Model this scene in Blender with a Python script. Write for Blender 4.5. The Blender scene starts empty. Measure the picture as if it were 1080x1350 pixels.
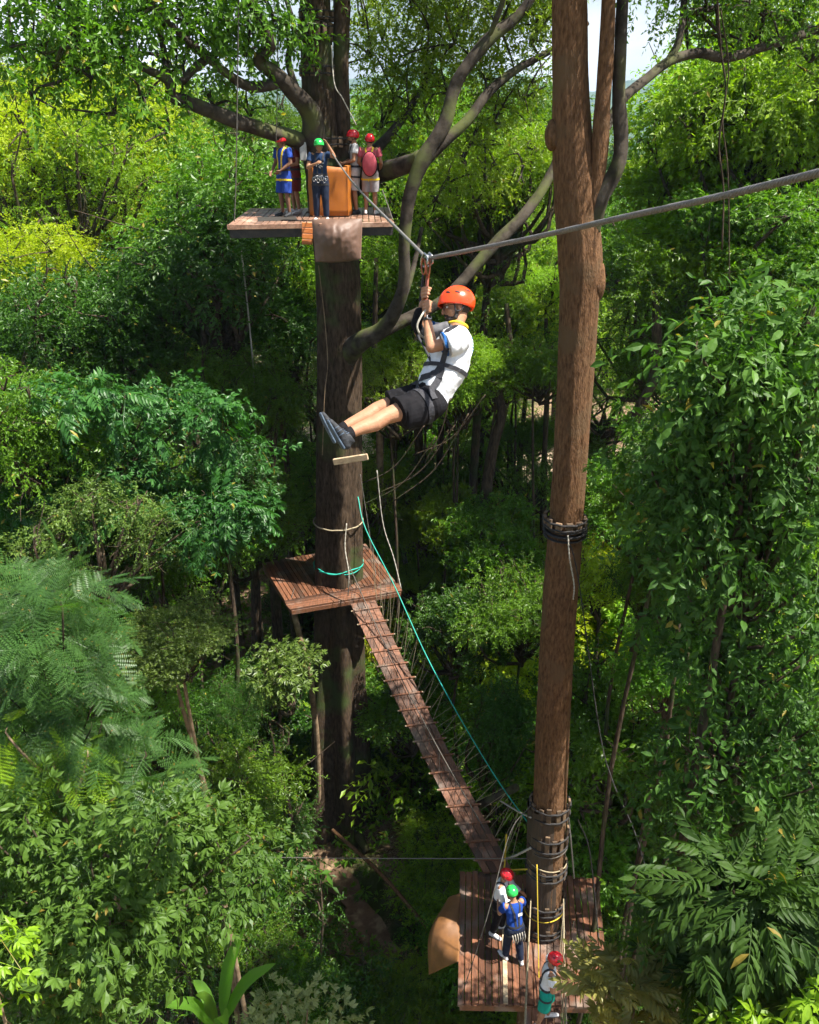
import bpy, bmesh, math, random
import numpy as np
from mathutils import Vector, Matrix, Quaternion, noise as mnoise

# ------------------------------------------------------------------ camera, sky, sun, exposure
scene = bpy.context.scene
col = scene.collection
CAMZ = 21.0
PITCH = math.radians(23.7)
FPX = 1150.0
cam_data = bpy.data.cameras.new('camera')
cam = bpy.data.objects.new('camera', cam_data)
col.objects.link(cam)
cam.location = (0, 0, CAMZ)
cam.rotation_euler = (math.pi/2 - PITCH, 0, 0)
cam_data.sensor_fit = 'HORIZONTAL'
cam_data.sensor_width = 36.0
cam_data.lens = FPX/1080*36.0
cam_data.clip_start = 0.05
cam_data.clip_end = 20000
scene.camera = cam

SUN = Vector((0.45, -0.14, 0.88)).normalized()          # towards the sun
world = bpy.data.worlds.new('World'); scene.world = world
world.use_nodes = True
wn, wl = world.node_tree.nodes, world.node_tree.links
wn.clear()
w_out = wn.new('ShaderNodeOutputWorld'); w_bg = wn.new('ShaderNodeBackground')
w_sky = wn.new('ShaderNodeTexSky'); w_sky.sky_type = 'NISHITA'; w_sky.sun_disc = False
w_sky.sun_elevation = math.asin(SUN.z); w_sky.sun_rotation = math.atan2(SUN.x, SUN.y)
w_sky.air_density = 1.3; w_sky.dust_density = 2.5
w_tc = wn.new('ShaderNodeTexCoord'); w_map = wn.new('ShaderNodeMapping'); w_map.inputs['Scale'].default_value = (1.6, 1.6, 4.0)
w_no = wn.new('ShaderNodeTexNoise'); w_no.inputs['Scale'].default_value = 1.7; w_no.inputs['Detail'].default_value = 7
w_ramp = wn.new('ShaderNodeValToRGB')
w_ramp.color_ramp.elements[0].position = 0.36; w_ramp.color_ramp.elements[1].position = 0.58
w_mix = wn.new('ShaderNodeMix'); w_mix.data_type = 'RGBA'
w_mix.inputs[7].default_value = (9.5, 9.9, 10.4, 1)    # white cloud, as bright as the sky texture's own scale
wl.new(w_tc.outputs['Generated'], w_map.inputs['Vector']); wl.new(w_map.outputs[0], w_no.inputs['Vector'])
wl.new(w_no.outputs['Fac'], w_ramp.inputs['Fac'])
w_sep = wn.new('ShaderNodeSeparateXYZ'); wl.new(w_tc.outputs['Generated'], w_sep.inputs[0])     # cloud bank low in the sky
w_mr = wn.new('ShaderNodeMapRange'); w_mr.inputs['From Min'].default_value = 0.42; w_mr.inputs['From Max'].default_value = 0.22
wl.new(w_sep.outputs['Z'], w_mr.inputs['Value'])
w_mul = wn.new('ShaderNodeMath'); w_mul.operation = 'MULTIPLY'; wl.new(w_ramp.outputs['Color'], w_mul.inputs[0]); wl.new(w_mr.outputs[0], w_mul.inputs[1])
wl.new(w_mul.outputs[0], w_mix.inputs[0])
wl.new(w_sky.outputs[0], w_mix.inputs[6]); wl.new(w_mix.outputs[2], w_bg.inputs['Color'])
w_bg.inputs['Strength'].default_value = 0.052
wl.new(w_bg.outputs[0], w_out.inputs['Surface'])

sun_data = bpy.data.lights.new('sun', 'SUN'); sun = bpy.data.objects.new('sun', sun_data); col.objects.link(sun)
sun_data.energy = 5.0; sun_data.angle = math.radians(0.5); sun_data.color = (1.0, 0.94, 0.84)
sun.rotation_euler = (-SUN).to_track_quat('-Z', 'Y').to_euler(); sun.location = (10, -5, 60)

scene.view_settings.view_transform = 'Standard'
scene.view_settings.look = 'None'
scene.view_settings.exposure = 1.62
scene.view_settings.gamma = 1.0
scene.view_settings.use_curve_mapping = False
scene.render.engine = 'CYCLES'
scene.cycles.max_bounces = 6
scene.cycles.diffuse_bounces = 3
scene.cycles.glossy_bounces = 2
scene.cycles.transmission_bounces = 4
scene.cycles.transparent_max_bounces = 4
scene.cycles.volume_bounces = 0
scene.cycles.caustics_reflective = False
scene.cycles.caustics_refractive = False
scene.cycles.use_denoising = True
scene.cycles.use_adaptive_sampling = True
scene.cycles.adaptive_threshold = 0.02

R = random.Random(7)
NP = np.random.default_rng(11)
cp, sp = math.cos(PITCH), math.sin(PITCH)

def P(px, py, Y):
    """Point on the ray through photo pixel (px, py) at forward distance Y."""
    u, v = (px-540)/FPX, (675-py)/FPX
    f, up = cp + v*sp, v*cp - sp
    t = Y/f
    return Vector((u*t, Y, CAMZ + up*t))

def PZ(px, py, z):
    """Point on the ray through photo pixel (px, py) at height z."""
    u, v = (px-540)/FPX, (675-py)/FPX
    f, up = cp + v*sp, v*cp - sp
    t = (z - CAMZ)/up
    return Vector((u*t, f*t, z))

def PD(px, py, d):
    """Point on the ray at depth d along the view axis."""
    u, v = (px-540)/FPX, (675-py)/FPX
    return Vector((u*d, d*(cp + v*sp), CAMZ + d*(v*cp - sp)))

# ------------------------------------------------------------------ object helpers
def tag(o, label=None, cat=None, group=None, kind=None):
    if label: o['label'] = label
    if cat: o['category'] = cat
    if group: o['group'] = group
    if kind: o['kind'] = kind
    return o

def empty(name, loc, label, cat, group=None, rz=0):
    o = bpy.data.objects.new(name, None); col.objects.link(o)
    o.empty_display_size = 0.2
    o.location = loc; o.rotation_euler = (0, 0, rz)
    return tag(o, label, cat, group)

def link_mesh(name, me, mats, parent=None, loc=None):
    o = bpy.data.objects.new(name, me); col.objects.link(o)
    for m in (mats if isinstance(mats, (list, tuple)) else [mats]):
        if m: me.materials.append(m)
    if parent is not None:
        o.parent = parent
        if loc is None:                       # geometry was given in world space: keep it there
            M = Matrix.LocRotScale(parent.location, parent.rotation_euler, parent.scale)
            pp = parent.parent
            while pp is not None:
                M = Matrix.LocRotScale(pp.location, pp.rotation_euler, pp.scale) @ M
                pp = pp.parent
            me.transform(M.inverted())
        else:
            o.location = loc
    elif loc is not None:
        o.location = loc
    return o

class MB:
    """Collects vertices and faces; build() links ONE mesh object."""
    def __init__(self): self.V = []; self.F = []; self.n = 0; self.MI = []
    def add(self, V, F, mi=0):
        V = np.asarray(V, dtype=float).reshape(-1, 3)
        self.V.append(V)
        for f in F: self.F.append([i + self.n for i in f]); self.MI.append(mi)
        self.n += len(V); return self
    def box(self, c, s, rot=None, mi=0):
        c = np.array(c); h = np.array(s)/2
        v = np.array([[x, y, z] for x in (-1, 1) for y in (-1, 1) for z in (-1, 1)])*h
        if rot is not None: v = v @ np.array(rot.to_3x3() if hasattr(rot, 'to_3x3') else rot).T
        return self.add(v + c, [(0, 1, 3, 2), (4, 6, 7, 5), (0, 4, 5, 1), (2, 3, 7, 6), (0, 2, 6, 4), (1, 5, 7, 3)], mi)
    def bar(self, a, b, w, h, up=(0, 0, 1), mi=0):
        a, b = Vector(a), Vector(b); d = b - a; L = d.length; d.normalize()
        s = d.cross(Vector(up))
        if s.length < 1e-4: s = d.cross(Vector((1, 0, 0)))
        s.normalize(); u = s.cross(d)
        m = Matrix((s, d, u)).transposed()
        return self.box((a+b)/2, (w, L, h), m, mi)
    def tube(self, pts, rad, sides=8, fn=None, caps=True, mi=0, squash=None):
        V, F = tube_arrays(pts, rad, sides, fn, caps, squash)
        return self.add(V, F, mi)
    def build(self, name, mats, parent=None, smooth=False, bevel=0, loc=None):
        me = bpy.data.meshes.new(name)
        V = np.concatenate(self.V) if self.V else np.zeros((0, 3))
        me.from_pydata(V.tolist(), [], self.F)
        if bevel:
            bm = bmesh.new(); bm.from_mesh(me)
            bmesh.ops.bevel(bm, geom=[e for e in bm.edges if len(e.link_faces) == 2 and e.calc_face_angle(0) > 0.6], offset=bevel, segments=1, affect='EDGES', profile=0.5)
            bm.to_mesh(me); bm.free()
        elif len(set(self.MI)) > 1:
            me.polygons.foreach_set('material_index', self.MI)
        me.update()
        if smooth:
            me.polygons.foreach_set('use_smooth', [True]*len(me.polygons))
        return link_mesh(name, me, mats, parent, loc)

def catmull(pts, n):
    p = [Vector(q) for q in pts]
    if len(p) == 2: return [p[0].lerp(p[1], i/n) for i in range(n+1)]
    p = [2*p[0]-p[1]] + p + [2*p[-1]-p[-2]]
    out = []
    segs = len(p)-3
    for i in range(n+1):
        t = i/n*segs; k = min(int(t), segs-1); t -= k
        a, b, c, d = p[k:k+4]
        out.append(0.5*((2*b) + (c-a)*t + (2*a-5*b+4*c-d)*t*t + (3*b-a-3*c+d)*t**3))
    return out

def lerp_list(vals, n):
    x = np.linspace(0, len(vals)-1, n+1)
    return np.interp(x, np.arange(len(vals)), vals).tolist()

def tube_arrays(pts, rad, sides=8, fn=None, caps=True, squash=None):
    pts = [Vector(q) for q in pts]; n = len(pts)
    if not hasattr(rad, '__len__'): rad = [rad]*n
    t0 = (pts[1]-pts[0]).normalized()
    ref = Vector((1, 0, 0)) if abs(t0.x) < 0.8 else Vector((0, 1, 0))
    s = (ref - t0*ref.dot(t0)).normalized()
    V = []; F = []
    for i in range(n):
        a = pts[max(i-1, 0)]; b = pts[min(i+1, n-1)]
        t = (b-a).normalized()
        s = (s - t*s.dot(t))
        s = s.normalized() if s.length > 1e-6 else Vector((1, 0, 0))
        u = t.cross(s)
        for k in range(sides):
            th = 2*math.pi*k/sides
            r = rad[i]
            if fn: r *= fn(th, i/(n-1), pts[i])
            c1, s1 = math.cos(th)*r, math.sin(th)*r
            if squash: s1 *= squash
            V.append(pts[i] + s*c1 + u*s1)
    for i in range(n-1):
        for k in range(sides):
            k2 = (k+1) % sides
            F.append((i*sides+k, i*sides+k2, (i+1)*sides+k2, (i+1)*sides+k))
    if caps:
        F.append(tuple(range(sides-1, -1, -1))); F.append(tuple((n-1)*sides+k for k in range(sides)))
    return [tuple(v) for v in V], F

# ------------------------------------------------------------------ materials
def nodes_of(m):
    m.use_nodes = True
    nt = m.node_tree; nt.nodes.clear()
    return nt, nt.nodes, nt.links

def leaf_mat(name, dark, light, trans, gloss=0.35, tr=0.5, rough=0.42):
    """Two-sided leaf: colour differs from spray to spray and leaf to leaf; light passes through the blade."""
    m = bpy.data.materials.new(name); nt, n, l = nodes_of(m)
    out = n.new('ShaderNodeOutputMaterial')
    at = n.new('ShaderNodeAttribute'); at.attribute_name = 'tint'
    geo = n.new('ShaderNodeNewGeometry')
    oi = n.new('ShaderNodeObjectInfo')
    a1 = n.new('ShaderNodeMath'); a1.operation = 'MULTIPLY_ADD'; a1.inputs[1].default_value = 0.45
    l.new(geo.outputs['Random Per Island'], a1.inputs[0]); 
    a2 = n.new('ShaderNodeMath'); a2.operation = 'MULTIPLY'; a2.inputs[1].default_value = 0.7
    l.new(at.outputs['Fac'], a2.inputs[0]); l.new(a2.outputs[0], a1.inputs[2])
    mix = n.new('ShaderNodeMix'); mix.data_type = 'RGBA'
    mix.inputs[6].default_value = (*dark, 1); mix.inputs[7].default_value = (*light, 1)
    l.new(a1.outputs[0], mix.inputs[0])
    gt = n.new('ShaderNodeMath'); gt.operation = 'GREATER_THAN'; gt.inputs[1].default_value = 0.989     # a few old yellowing leaves
    l.new(geo.outputs['Random Per Island'], gt.inputs[0])
    old = n.new('ShaderNodeMix'); old.data_type = 'RGBA'; old.inputs[7].default_value = (0.22, 0.18, 0.03, 1)
    l.new(gt.outputs[0], old.inputs[0]); l.new(mix.outputs[2], old.inputs[6]); mix = old
    hs = n.new('ShaderNodeHueSaturation')
    h = n.new('ShaderNodeMath'); h.operation = 'MULTIPLY_ADD'; h.inputs[1].default_value = 0.025; h.inputs[2].default_value = 0.4875
    l.new(oi.outputs['Random'], h.inputs[0]); l.new(h.outputs[0], hs.inputs['Hue'])
    vv = n.new('ShaderNodeMath'); vv.operation = 'MULTIPLY_ADD'; vv.inputs[1].default_value = 0.5; vv.inputs[2].default_value = 0.75
    l.new(oi.outputs['Random'], vv.inputs[0]); l.new(vv.outputs[0], hs.inputs['Value'])
    l.new(mix.outputs[2], hs.inputs['Color'])
    bs = n.new('ShaderNodeBsdfPrincipled')
    bs.inputs['Roughness'].default_value = rough
    bs.inputs['Specular IOR Level'].default_value = gloss
    l.new(hs.outputs[0], bs.inputs['Base Color'])
    tl = n.new('ShaderNodeBsdfTranslucent')
    tm = n.new('ShaderNodeMix'); tm.data_type = 'RGBA'; tm.blend_type = 'MULTIPLY'; tm.inputs[0].default_value = 1.0
    tm.inputs[7].default_value = (*trans, 1)
    l.new(hs.outputs[0], tm.inputs[6]); l.new(tm.outputs[2], tl.inputs['Color'])
    ms = n.new('ShaderNodeMixShader'); ms.inputs[0].default_value = tr
    l.new(bs.outputs[0], ms.inputs[1]); l.new(tl.outputs[0], ms.inputs[2])
    l.new(ms.outputs[0], out.inputs['Surface'])
    return m

def solid(name, c1, c2=None, rough=0.6, scale=8.0, bump=0.0, bscale=None, stretch=(1, 1, 1), spec=0.4, metal=0.0, detail=4, lo=0.35, hi=0.65, island=0.0, coord='Object', c3=None, s3=1.5):
    """Noise-mottled surface; island > 0 also varies each loose piece (planks, straps)."""
    m = bpy.data.materials.new(name); nt, n, l = nodes_of(m)
    out = n.new('ShaderNodeOutputMaterial'); bs = n.new('ShaderNodeBsdfPrincipled')
    bs.inputs['Roughness'].default_value = rough; bs.inputs['Specular IOR Level'].default_value = spec; bs.inputs['Metallic'].default_value = metal
    l.new(bs.outputs[0], out.inputs['Surface'])
    tc = n.new('ShaderNodeTexCoord'); mp = n.new('ShaderNodeMapping'); mp.inputs['Scale'].default_value = stretch
    l.new(tc.outputs[coord], mp.inputs['Vector'])
    no = n.new('ShaderNodeTexNoise'); no.inputs['Scale'].default_value = scale; no.inputs['Detail'].default_value = detail; no.inputs['Roughness'].default_value = 0.62
    l.new(mp.outputs[0], no.inputs['Vector'])
    mr = n.new('ShaderNodeMapRange'); mr.inputs['From Min'].default_value = lo; mr.inputs['From Max'].default_value = hi
    l.new(no.outputs['Fac'], mr.inputs['Value'])
    fac = mr.outputs[0]
    c2 = c2 or tuple(x*0.7 for x in c1)
    mix = n.new('ShaderNodeMix'); mix.data_type = 'RGBA'
    mix.inputs[6].default_value = (*c1, 1); mix.inputs[7].default_value = (*c2, 1)
    l.new(fac, mix.inputs[0])
    colr = mix.outputs[2]
    if c3:
        n3 = n.new('ShaderNodeTexNoise'); n3.inputs['Scale'].default_value = s3; n3.inputs['Detail'].default_value = 6
        l.new(tc.outputs[coord], n3.inputs['Vector'])
        m3 = n.new('ShaderNodeMapRange'); m3.inputs['From Min'].default_value = 0.52; m3.inputs['From Max'].default_value = 0.66
        l.new(n3.outputs['Fac'], m3.inputs['Value'])
        x3 = n.new('ShaderNodeMix'); x3.data_type = 'RGBA'; x3.inputs[7].default_value = (*c3, 1)
        l.new(m3.outputs[0], x3.inputs[0]); l.new(colr, x3.inputs[6]); colr = x3.outputs[2]
    if island:
        geo = n.new('ShaderNodeNewGeometry'); hs = n.new('ShaderNodeHueSaturation')
        vv = n.new('ShaderNodeMath'); vv.operation = 'MULTIPLY_ADD'; vv.inputs[1].default_value = 2*island; vv.inputs[2].default_value = 1-island
        l.new(geo.outputs['Random Per Island'], vv.inputs[0]); l.new(vv.outputs[0], hs.inputs['Value'])
        l.new(colr, hs.inputs['Color']); colr = hs.outputs[0]
    l.new(colr, bs.inputs['Base Color'])
    if bump:
        bn = n.new('ShaderNodeBump'); bn.inputs['Strength'].default_value = bump; bn.inputs['Distance'].default_value = 0.02
        if bscale:
            n2 = n.new('ShaderNodeTexNoise'); n2.inputs['Scale'].default_value = bscale; n2.inputs['Detail'].default_value = 5
            l.new(mp.outputs[0], n2.inputs['Vector']); l.new(n2.outputs['Fac'], bn.inputs['Height'])
        else:
            l.new(no.outputs['Fac'], bn.inputs['Height'])
        l.new(bn.outputs[0], bs.inputs['Normal'])
    return m

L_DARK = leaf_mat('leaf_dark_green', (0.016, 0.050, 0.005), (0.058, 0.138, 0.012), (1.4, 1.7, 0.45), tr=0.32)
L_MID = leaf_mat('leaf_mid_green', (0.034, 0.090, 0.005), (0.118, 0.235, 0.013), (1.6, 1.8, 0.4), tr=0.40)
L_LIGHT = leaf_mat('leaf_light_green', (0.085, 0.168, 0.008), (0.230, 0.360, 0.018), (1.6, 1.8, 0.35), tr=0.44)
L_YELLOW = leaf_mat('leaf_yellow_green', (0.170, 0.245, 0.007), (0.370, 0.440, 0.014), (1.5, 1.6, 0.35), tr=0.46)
L_GREY = leaf_mat('leaf_grey_green', (0.044, 0.088, 0.012), (0.138, 0.205, 0.038), (1.4, 1.6, 0.45), tr=0.34)
L_BLUE = leaf_mat('leaf_blue_green', (0.016, 0.056, 0.011), (0.055, 0.138, 0.025), (1.4, 1.6, 0.5), tr=0.34, gloss=.28)
L_FERN = leaf_mat('leaf_fern_green', (0.028, 0.090, 0.020), (0.085, 0.200, 0.045), (1.5, 1.7, 0.45), tr=0.42)
L_OLIVE = leaf_mat('leaf_olive', (0.120, 0.130, 0.030), (0.270, 0.250, 0.070), (1.4, 1.4, 0.5), tr=0.36)
L_PALE = leaf_mat('leaf_pale_green', (0.120, 0.175, 0.060), (0.290, 0.340, 0.150), (1.3, 1.4, 0.6), tr=0.36)
L_BANANA = leaf_mat('leaf_banana', (0.070, 0.180, 0.020), (0.150, 0.300, 0.040), (1.5, 1.6, 0.45), tr=0.5)

BARK = solid('bark_grey_brown', (0.020, 0.013, 0.008), (0.072, 0.049, 0.032), rough=0.9, scale=5, stretch=(3, 3, 0.8), bump=0.7, bscale=14, spec=0.15, c3=(0.045, 0.065, 0.02), s3=0.9)
BARK_DARK = solid('bark_dark', (0.022, 0.017, 0.012), (0.085, 0.062, 0.043), rough=0.92, scale=6, stretch=(3, 3, 0.7), bump=0.6, bscale=12, spec=0.1, c3=(0.03, 0.045, 0.014), s3=1.2)
BARK_LIMB = solid('bark_mottled_limb', (0.017, 0.013, 0.010), (0.066, 0.055, 0.043), rough=0.9, scale=3.2, bump=0.6, bscale=9, spec=0.15, c3=(0.075, 0.085, 0.03), s3=1.3)
BARK_RED = solid('bark_red_brown', (0.046, 0.023, 0.011), (0.185, 0.102, 0.054), rough=0.92, scale=13, stretch=(2.2, 2.2, 0.6), bump=1.0, bscale=30, spec=0.08, detail=12, lo=.3, hi=.7, c3=(0.115, 0.072, 0.040), s3=2.3)
TWIG = solid('bark_thin_twig', (0.11, 0.075, 0.045), (0.24, 0.175, 0.11), rough=0.9, scale=5, spec=0.15)

# ------------------------------------------------------------------ foliage
def leaf_lo(L, w, fold=0.12, droop=0.12):
    V = np.array([[0, 0, 0], [-w/2, 0.45*L, fold*w], [0, L, -droop*L], [w/2, 0.45*L, fold*w]])
    F = np.array([[0, 2, 1], [0, 3, 2]])
    return V, F

def leaf_hi(L, w, fold=0.15, droop=0.25):
    ys = [0, 0.3, 0.62, 1.0]
    zc = [0, -0.02*L, -droop*L*0.35, -droop*L]
    ws = [0, 0.82, 0.95, 0]
    c = [[0, y*L, z] for y, z in zip(ys, zc)]
    V = c + [[-ws[1]*w/2, ys[1]*L, zc[1]+fold*w], [-ws[2]*w/2, ys[2]*L, zc[2]+fold*w], [ws[1]*w/2, ys[1]*L, zc[1]+fold*w], [ws[2]*w/2, ys[2]*L, zc[2]+fold*w]]
    F = [[0, 1, 4], [1, 5, 4], [1, 2, 5], [2, 3, 5], [0, 6, 1], [1, 6, 7], [1, 7, 2], [2, 7, 3]]
    return np.array(V), np.array(F)

def rot_z(a): c, s = math.cos(a), math.sin(a); return np.array([[c, -s, 0], [s, c, 0], [0, 0, 1.]])
def rot_x(a): c, s = math.cos(a), math.sin(a); return np.array([[1, 0, 0], [0, c, -s], [0, s, c]])
def rot_y(a): c, s = math.cos(a), math.sin(a); return np.array([[c, 0, s], [0, 1, 0], [-s, 0, c]])

def merge(parts):
    V = []; F = []; n = 0
    for v, f in parts:
        V.append(v); F.append(f+n); n += len(v)
    return np.concatenate(V), np.concatenate(F)

def spray_alternate(rng, n=11, L=0.5, ll=0.14, lw=0.065, hi=False, droop=0.25, stem=True):
    parts = []
    for i in range(n):
        t = (i+1)/n
        p = np.array([rng.uniform(-.01, .01), t*L, -droop*L*t*t])
        side = 1 if i % 2 else -1
        if i == n-1: side = 0
        s = rng.uniform(.55, 1.2)*(1 - 0.25*abs(t-0.5))
        v, f = (leaf_hi if hi else leaf_lo)(ll*s, lw*s)
        v = v @ rot_y(rng.normal(0, .75)).T @ rot_x(-rng.uniform(-.45, .95)).T @ rot_z(-side*rng.uniform(.5, 1.35)).T + p
        parts.append((v, f))
    if stem: parts.append(stem_strip(L, droop))
    return merge(parts)

def stem_strip(L, droop, w=0.006):
    V = []; F = []
    for i in range(4):
        t = i/3; V += [[-w/2, t*L, -droop*L*t*t-.004], [w/2, t*L, -droop*L*t*t-.004]]
        if i: k = 2*i; F += [[k-2, k-1, k+1], [k-2, k+1, k]]
    return np.array(V), np.array(F)

def spray_whorl(rng, n=7, ll=0.2, lw=0.075, hi=False, stalk=0.12):
    """Leaves fanning from a twig end."""
    parts = []
    for i in range(n):
        a = 2*math.pi*(i+rng.uniform(-.25, .25))/n
        s = rng.uniform(.7, 1.1)
        v, f = (leaf_hi if hi else leaf_lo)(ll*s, lw*s)
        v[:, 1] += 0.02
        v = v @ rot_y(rng.normal(0, .5)).T @ rot_x(-rng.uniform(-.3, .9)).T @ rot_z(a).T + np.array([0, stalk, 0])
        parts.append((v, f))
    return merge(parts)

def spray_palmate(rng, k=4, ll=0.17, lw=0.06, hi=False, L=0.55):
    """A twig carrying several hands of leaflets."""
    parts = []
    for j in range(k):
        t = (j+1)/k; side = (1 if j % 2 else -1)*(0 if j == k-1 else 1)
        p = np.array([side*.12, t*L, -0.15*L*t*t])
        n = rng.integers(5, 8)
        for i in range(n):
            a = (i-(n-1)/2)*0.55 + side*-0.7
            s = rng.uniform(.75, 1.1)*(1-0.12*abs(i-(n-1)/2))
            v, f = (leaf_hi if hi else leaf_lo)(ll*s, lw*s)
            v = v @ rot_y(rng.normal(0, .5)).T @ rot_x(-rng.uniform(-.3, .85)).T @ rot_z(a).T + p
            parts.append((v, f))
    parts.append(stem_strip(L, 0.15))
    return merge(parts)

def spray_pinnate(rng, pairs=9, L=0.55, ll=0.16, lw=0.05, hi=False, droop=0.35, ang=1.05, hang=0.3):
    parts = []
    for i in range(pairs):
        t = 0.12 + 0.86*i/(pairs-1)
        p = np.array([0, t*L, -droop*L*t*t])
        sc = (0.6+0.7*math.sin(math.pi*(0.18+0.72*t)))*rng.uniform(.9, 1.08)
        for side in (-1, 1):
            v, f = (leaf_hi if hi else leaf_lo)(ll*sc, lw*sc)
            v = v @ rot_y(side*rng.uniform(.05, .35)).T @ rot_x(-hang*rng.uniform(.5, 1.5)-0.5*droop*t).T @ rot_z(-side*ang*rng.uniform(.88, 1.08)).T + p
            parts.append((v, f))
    v, f = (leaf_hi if hi else leaf_lo)(ll*.9, lw*.9)
    parts.append((v @ rot_x(-0.6*droop).T + np.array([0, L, -droop*L]), f))
    parts.append(stem_strip(L, droop, 0.01 if hi else 0.006))
    return merge(parts)

def spray_feather(rng, pairs=11, L=0.5, pl=0.16, n2=9, droop=0.3):
    """Twice-divided fern-like leaf: pinnae made of narrow leaflets."""
    parts = []
    for i in range(pairs):
        t = 0.15 + 0.83*i/(pairs-1)
        p = np.array([0, t*L, -droop*L*t*t])
        sc = 0.45+0.75*math.sin(math.pi*(0.15+0.75*t))
        for side in (-1, 1):
            V = []; F = []
            l1 = pl*sc*rng.uniform(.9, 1.1)
            for q in range(n2):
                y0 = l1*(q+.3)/n2; y1 = l1*(q+.95)/n2; w = 0.019*math.sin(math.pi*(0.25+0.7*q/n2))+.005
                b = len(V)
                V += [[-w, y0+.008, 0], [0, y0, 0.002], [w, y0+.008, 0], [0, y1, 0.002]]
                F += [[b, b+1, b+3], [b+1, b+2, b+3]]
            v = np.array(V) @ rot_y(side*rng.uniform(0, .3)).T @ rot_x(-rng.uniform(.0, .3)-0.3*droop*t).T @ rot_z(-side*rng.uniform(.95, 1.2)).T + p
            parts.append((v, np.array(F)))
    parts.append(stem_strip(L, droop))
    return merge(parts)

def place_sprays(templates, pos, axis, up, scale, tint, rng):
    """templates transformed to every position; returns V, F, per-vertex tint."""
    N = len(pos)
    y = axis/np.linalg.norm(axis, axis=1, keepdims=True)
    x = np.cross(y, up); x /= np.maximum(np.linalg.norm(x, axis=1, keepdims=True), 1e-5)
    z = np.cross(x, y)
    M = np.stack([x, y, z], axis=2)*scale[:, None, None]
    which = rng.integers(0, len(templates), N)
    VV, FF, TT = [], [], []; off = 0
    for k, (tv, tf) in enumerate(templates):
        idx = np.where(which == k)[0]
        if not len(idx): continue
        v = np.einsum('nij,vj->nvi', M[idx], tv) + pos[idx][:, None, :]
        nv = len(tv)
        f = tf[None] + (np.arange(len(idx))*nv)[:, None, None] + off
        VV.append(v.reshape(-1, 3)); FF.append(f.reshape(-1, 3)); TT.append(np.repeat(tint[idx], nv))
        off += nv*len(idx)
    return np.concatenate(VV), np.concatenate(FF), np.concatenate(TT)

def tri_mesh(name, V, F, T=None, extra=None):
    """Mesh from triangle arrays; extra = (V, quad list) gets material index 1."""
    me = bpy.data.meshes.new(name)
    nt_ = len(F)
    V2, F2 = (np.array(extra[0]).reshape(-1, 3), extra[1]) if extra else (np.zeros((0, 3)), [])
    allV = np.concatenate([V, V2]) if len(V2) else V
    me.vertices.add(len(allV)); me.vertices.foreach_set('co', allV.astype(np.float32).ravel())
    lens = np.concatenate([np.full(nt_, 3), np.array([len(f) for f in F2], dtype=int)]).astype(np.int32)
    li = np.concatenate([F.ravel(), np.array([i+len(V) for f in F2 for i in f], dtype=int)]).astype(np.int32)
    me.loops.add(len(li)); me.loops.foreach_set('vertex_index', li)
    me.polygons.add(len(lens))
    starts = np.concatenate([[0], np.cumsum(lens)[:-1]]).astype(np.int32)
    me.polygons.foreach_set('loop_start', starts)
    mi = np.zeros(len(lens), dtype=np.int32); mi[nt_:] = 1
    me.polygons.foreach_set('material_index', mi)
    sm = np.zeros(len(lens), dtype=bool); sm[nt_:] = True
    me.polygons.foreach_set('use_smooth', sm)
    at = me.attributes.new('tint', 'FLOAT', 'POINT')
    tt = np.full(len(allV), 0.5, dtype=np.float32)
    if T is not None: tt[:len(T)] = T
    at.data.foreach_set('value', tt)
    me.update(calc_edges=True)
    return me

def lumps_in(rng, n, R3, base=-0.5, jitter=0.25, rmin=0.3, rmax=0.45):
    """Clump centres spread through a crown of semi-axes R3, local origin = crown centre."""
    out = []
    for i in range(n):
        d = rng.normal(size=3); d /= np.linalg.norm(d)
        if d[2] < base: d[2] = -d[2]*0.5
        r = rng.uniform(.35, 1.02)
        c = d*r*np.array(R3)
        out.append((c, rng.uniform(rmin*.6, rmax)*min(R3)*(1.15-.35*r)))
    return out

def crown_arrays(rng, lumps, templates, per_m2, scale=(.55, 1.35), droop=0.25, top_bias=0.35, out_w=1.0, squash=0.8, inner=0.55, tint_fn=None):
    pos, ax, up, ti = [], [], [], []
    for c, r in lumps:
        n = max(6, int(per_m2*4*math.pi*r*r*rng.uniform(.7, 1.25)))
        d = rng.normal(size=(n, 3)); d[:, 2] += top_bias; d /= np.linalg.norm(d, axis=1, keepdims=True)
        rr = r*(rng.uniform(inner, 1.05, (n, 1)) + .35*(rng.random((n, 1)) < .12))*(1+0.25*np.sin(d[:, :1]*5+c[0])*np.cos(d[:, 1:2]*5+c[1]))
        p = c + d*rr*np.array([1, 1, squash])
        a = d*np.array([1, 1, .55])*out_w + rng.normal(size=(n, 3))*0.45 + np.array([0, 0, -droop])
        u = np.array([0, 0, 1.]) + d*0.45 + rng.normal(size=(n, 3))*0.45
        pos.append(p); ax.append(a); up.append(u)
        ti.append(np.clip(rng.normal(.42, .16)+rng.normal(0, .16, n), 0, 1))
    pos, ax, up, ti = map(np.concatenate, (pos, ax, up, ti))
    sc = rng.uniform(scale[0], scale[1], len(pos))
    return place_sprays(templates, pos, ax, up, sc, ti, rng)

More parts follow.
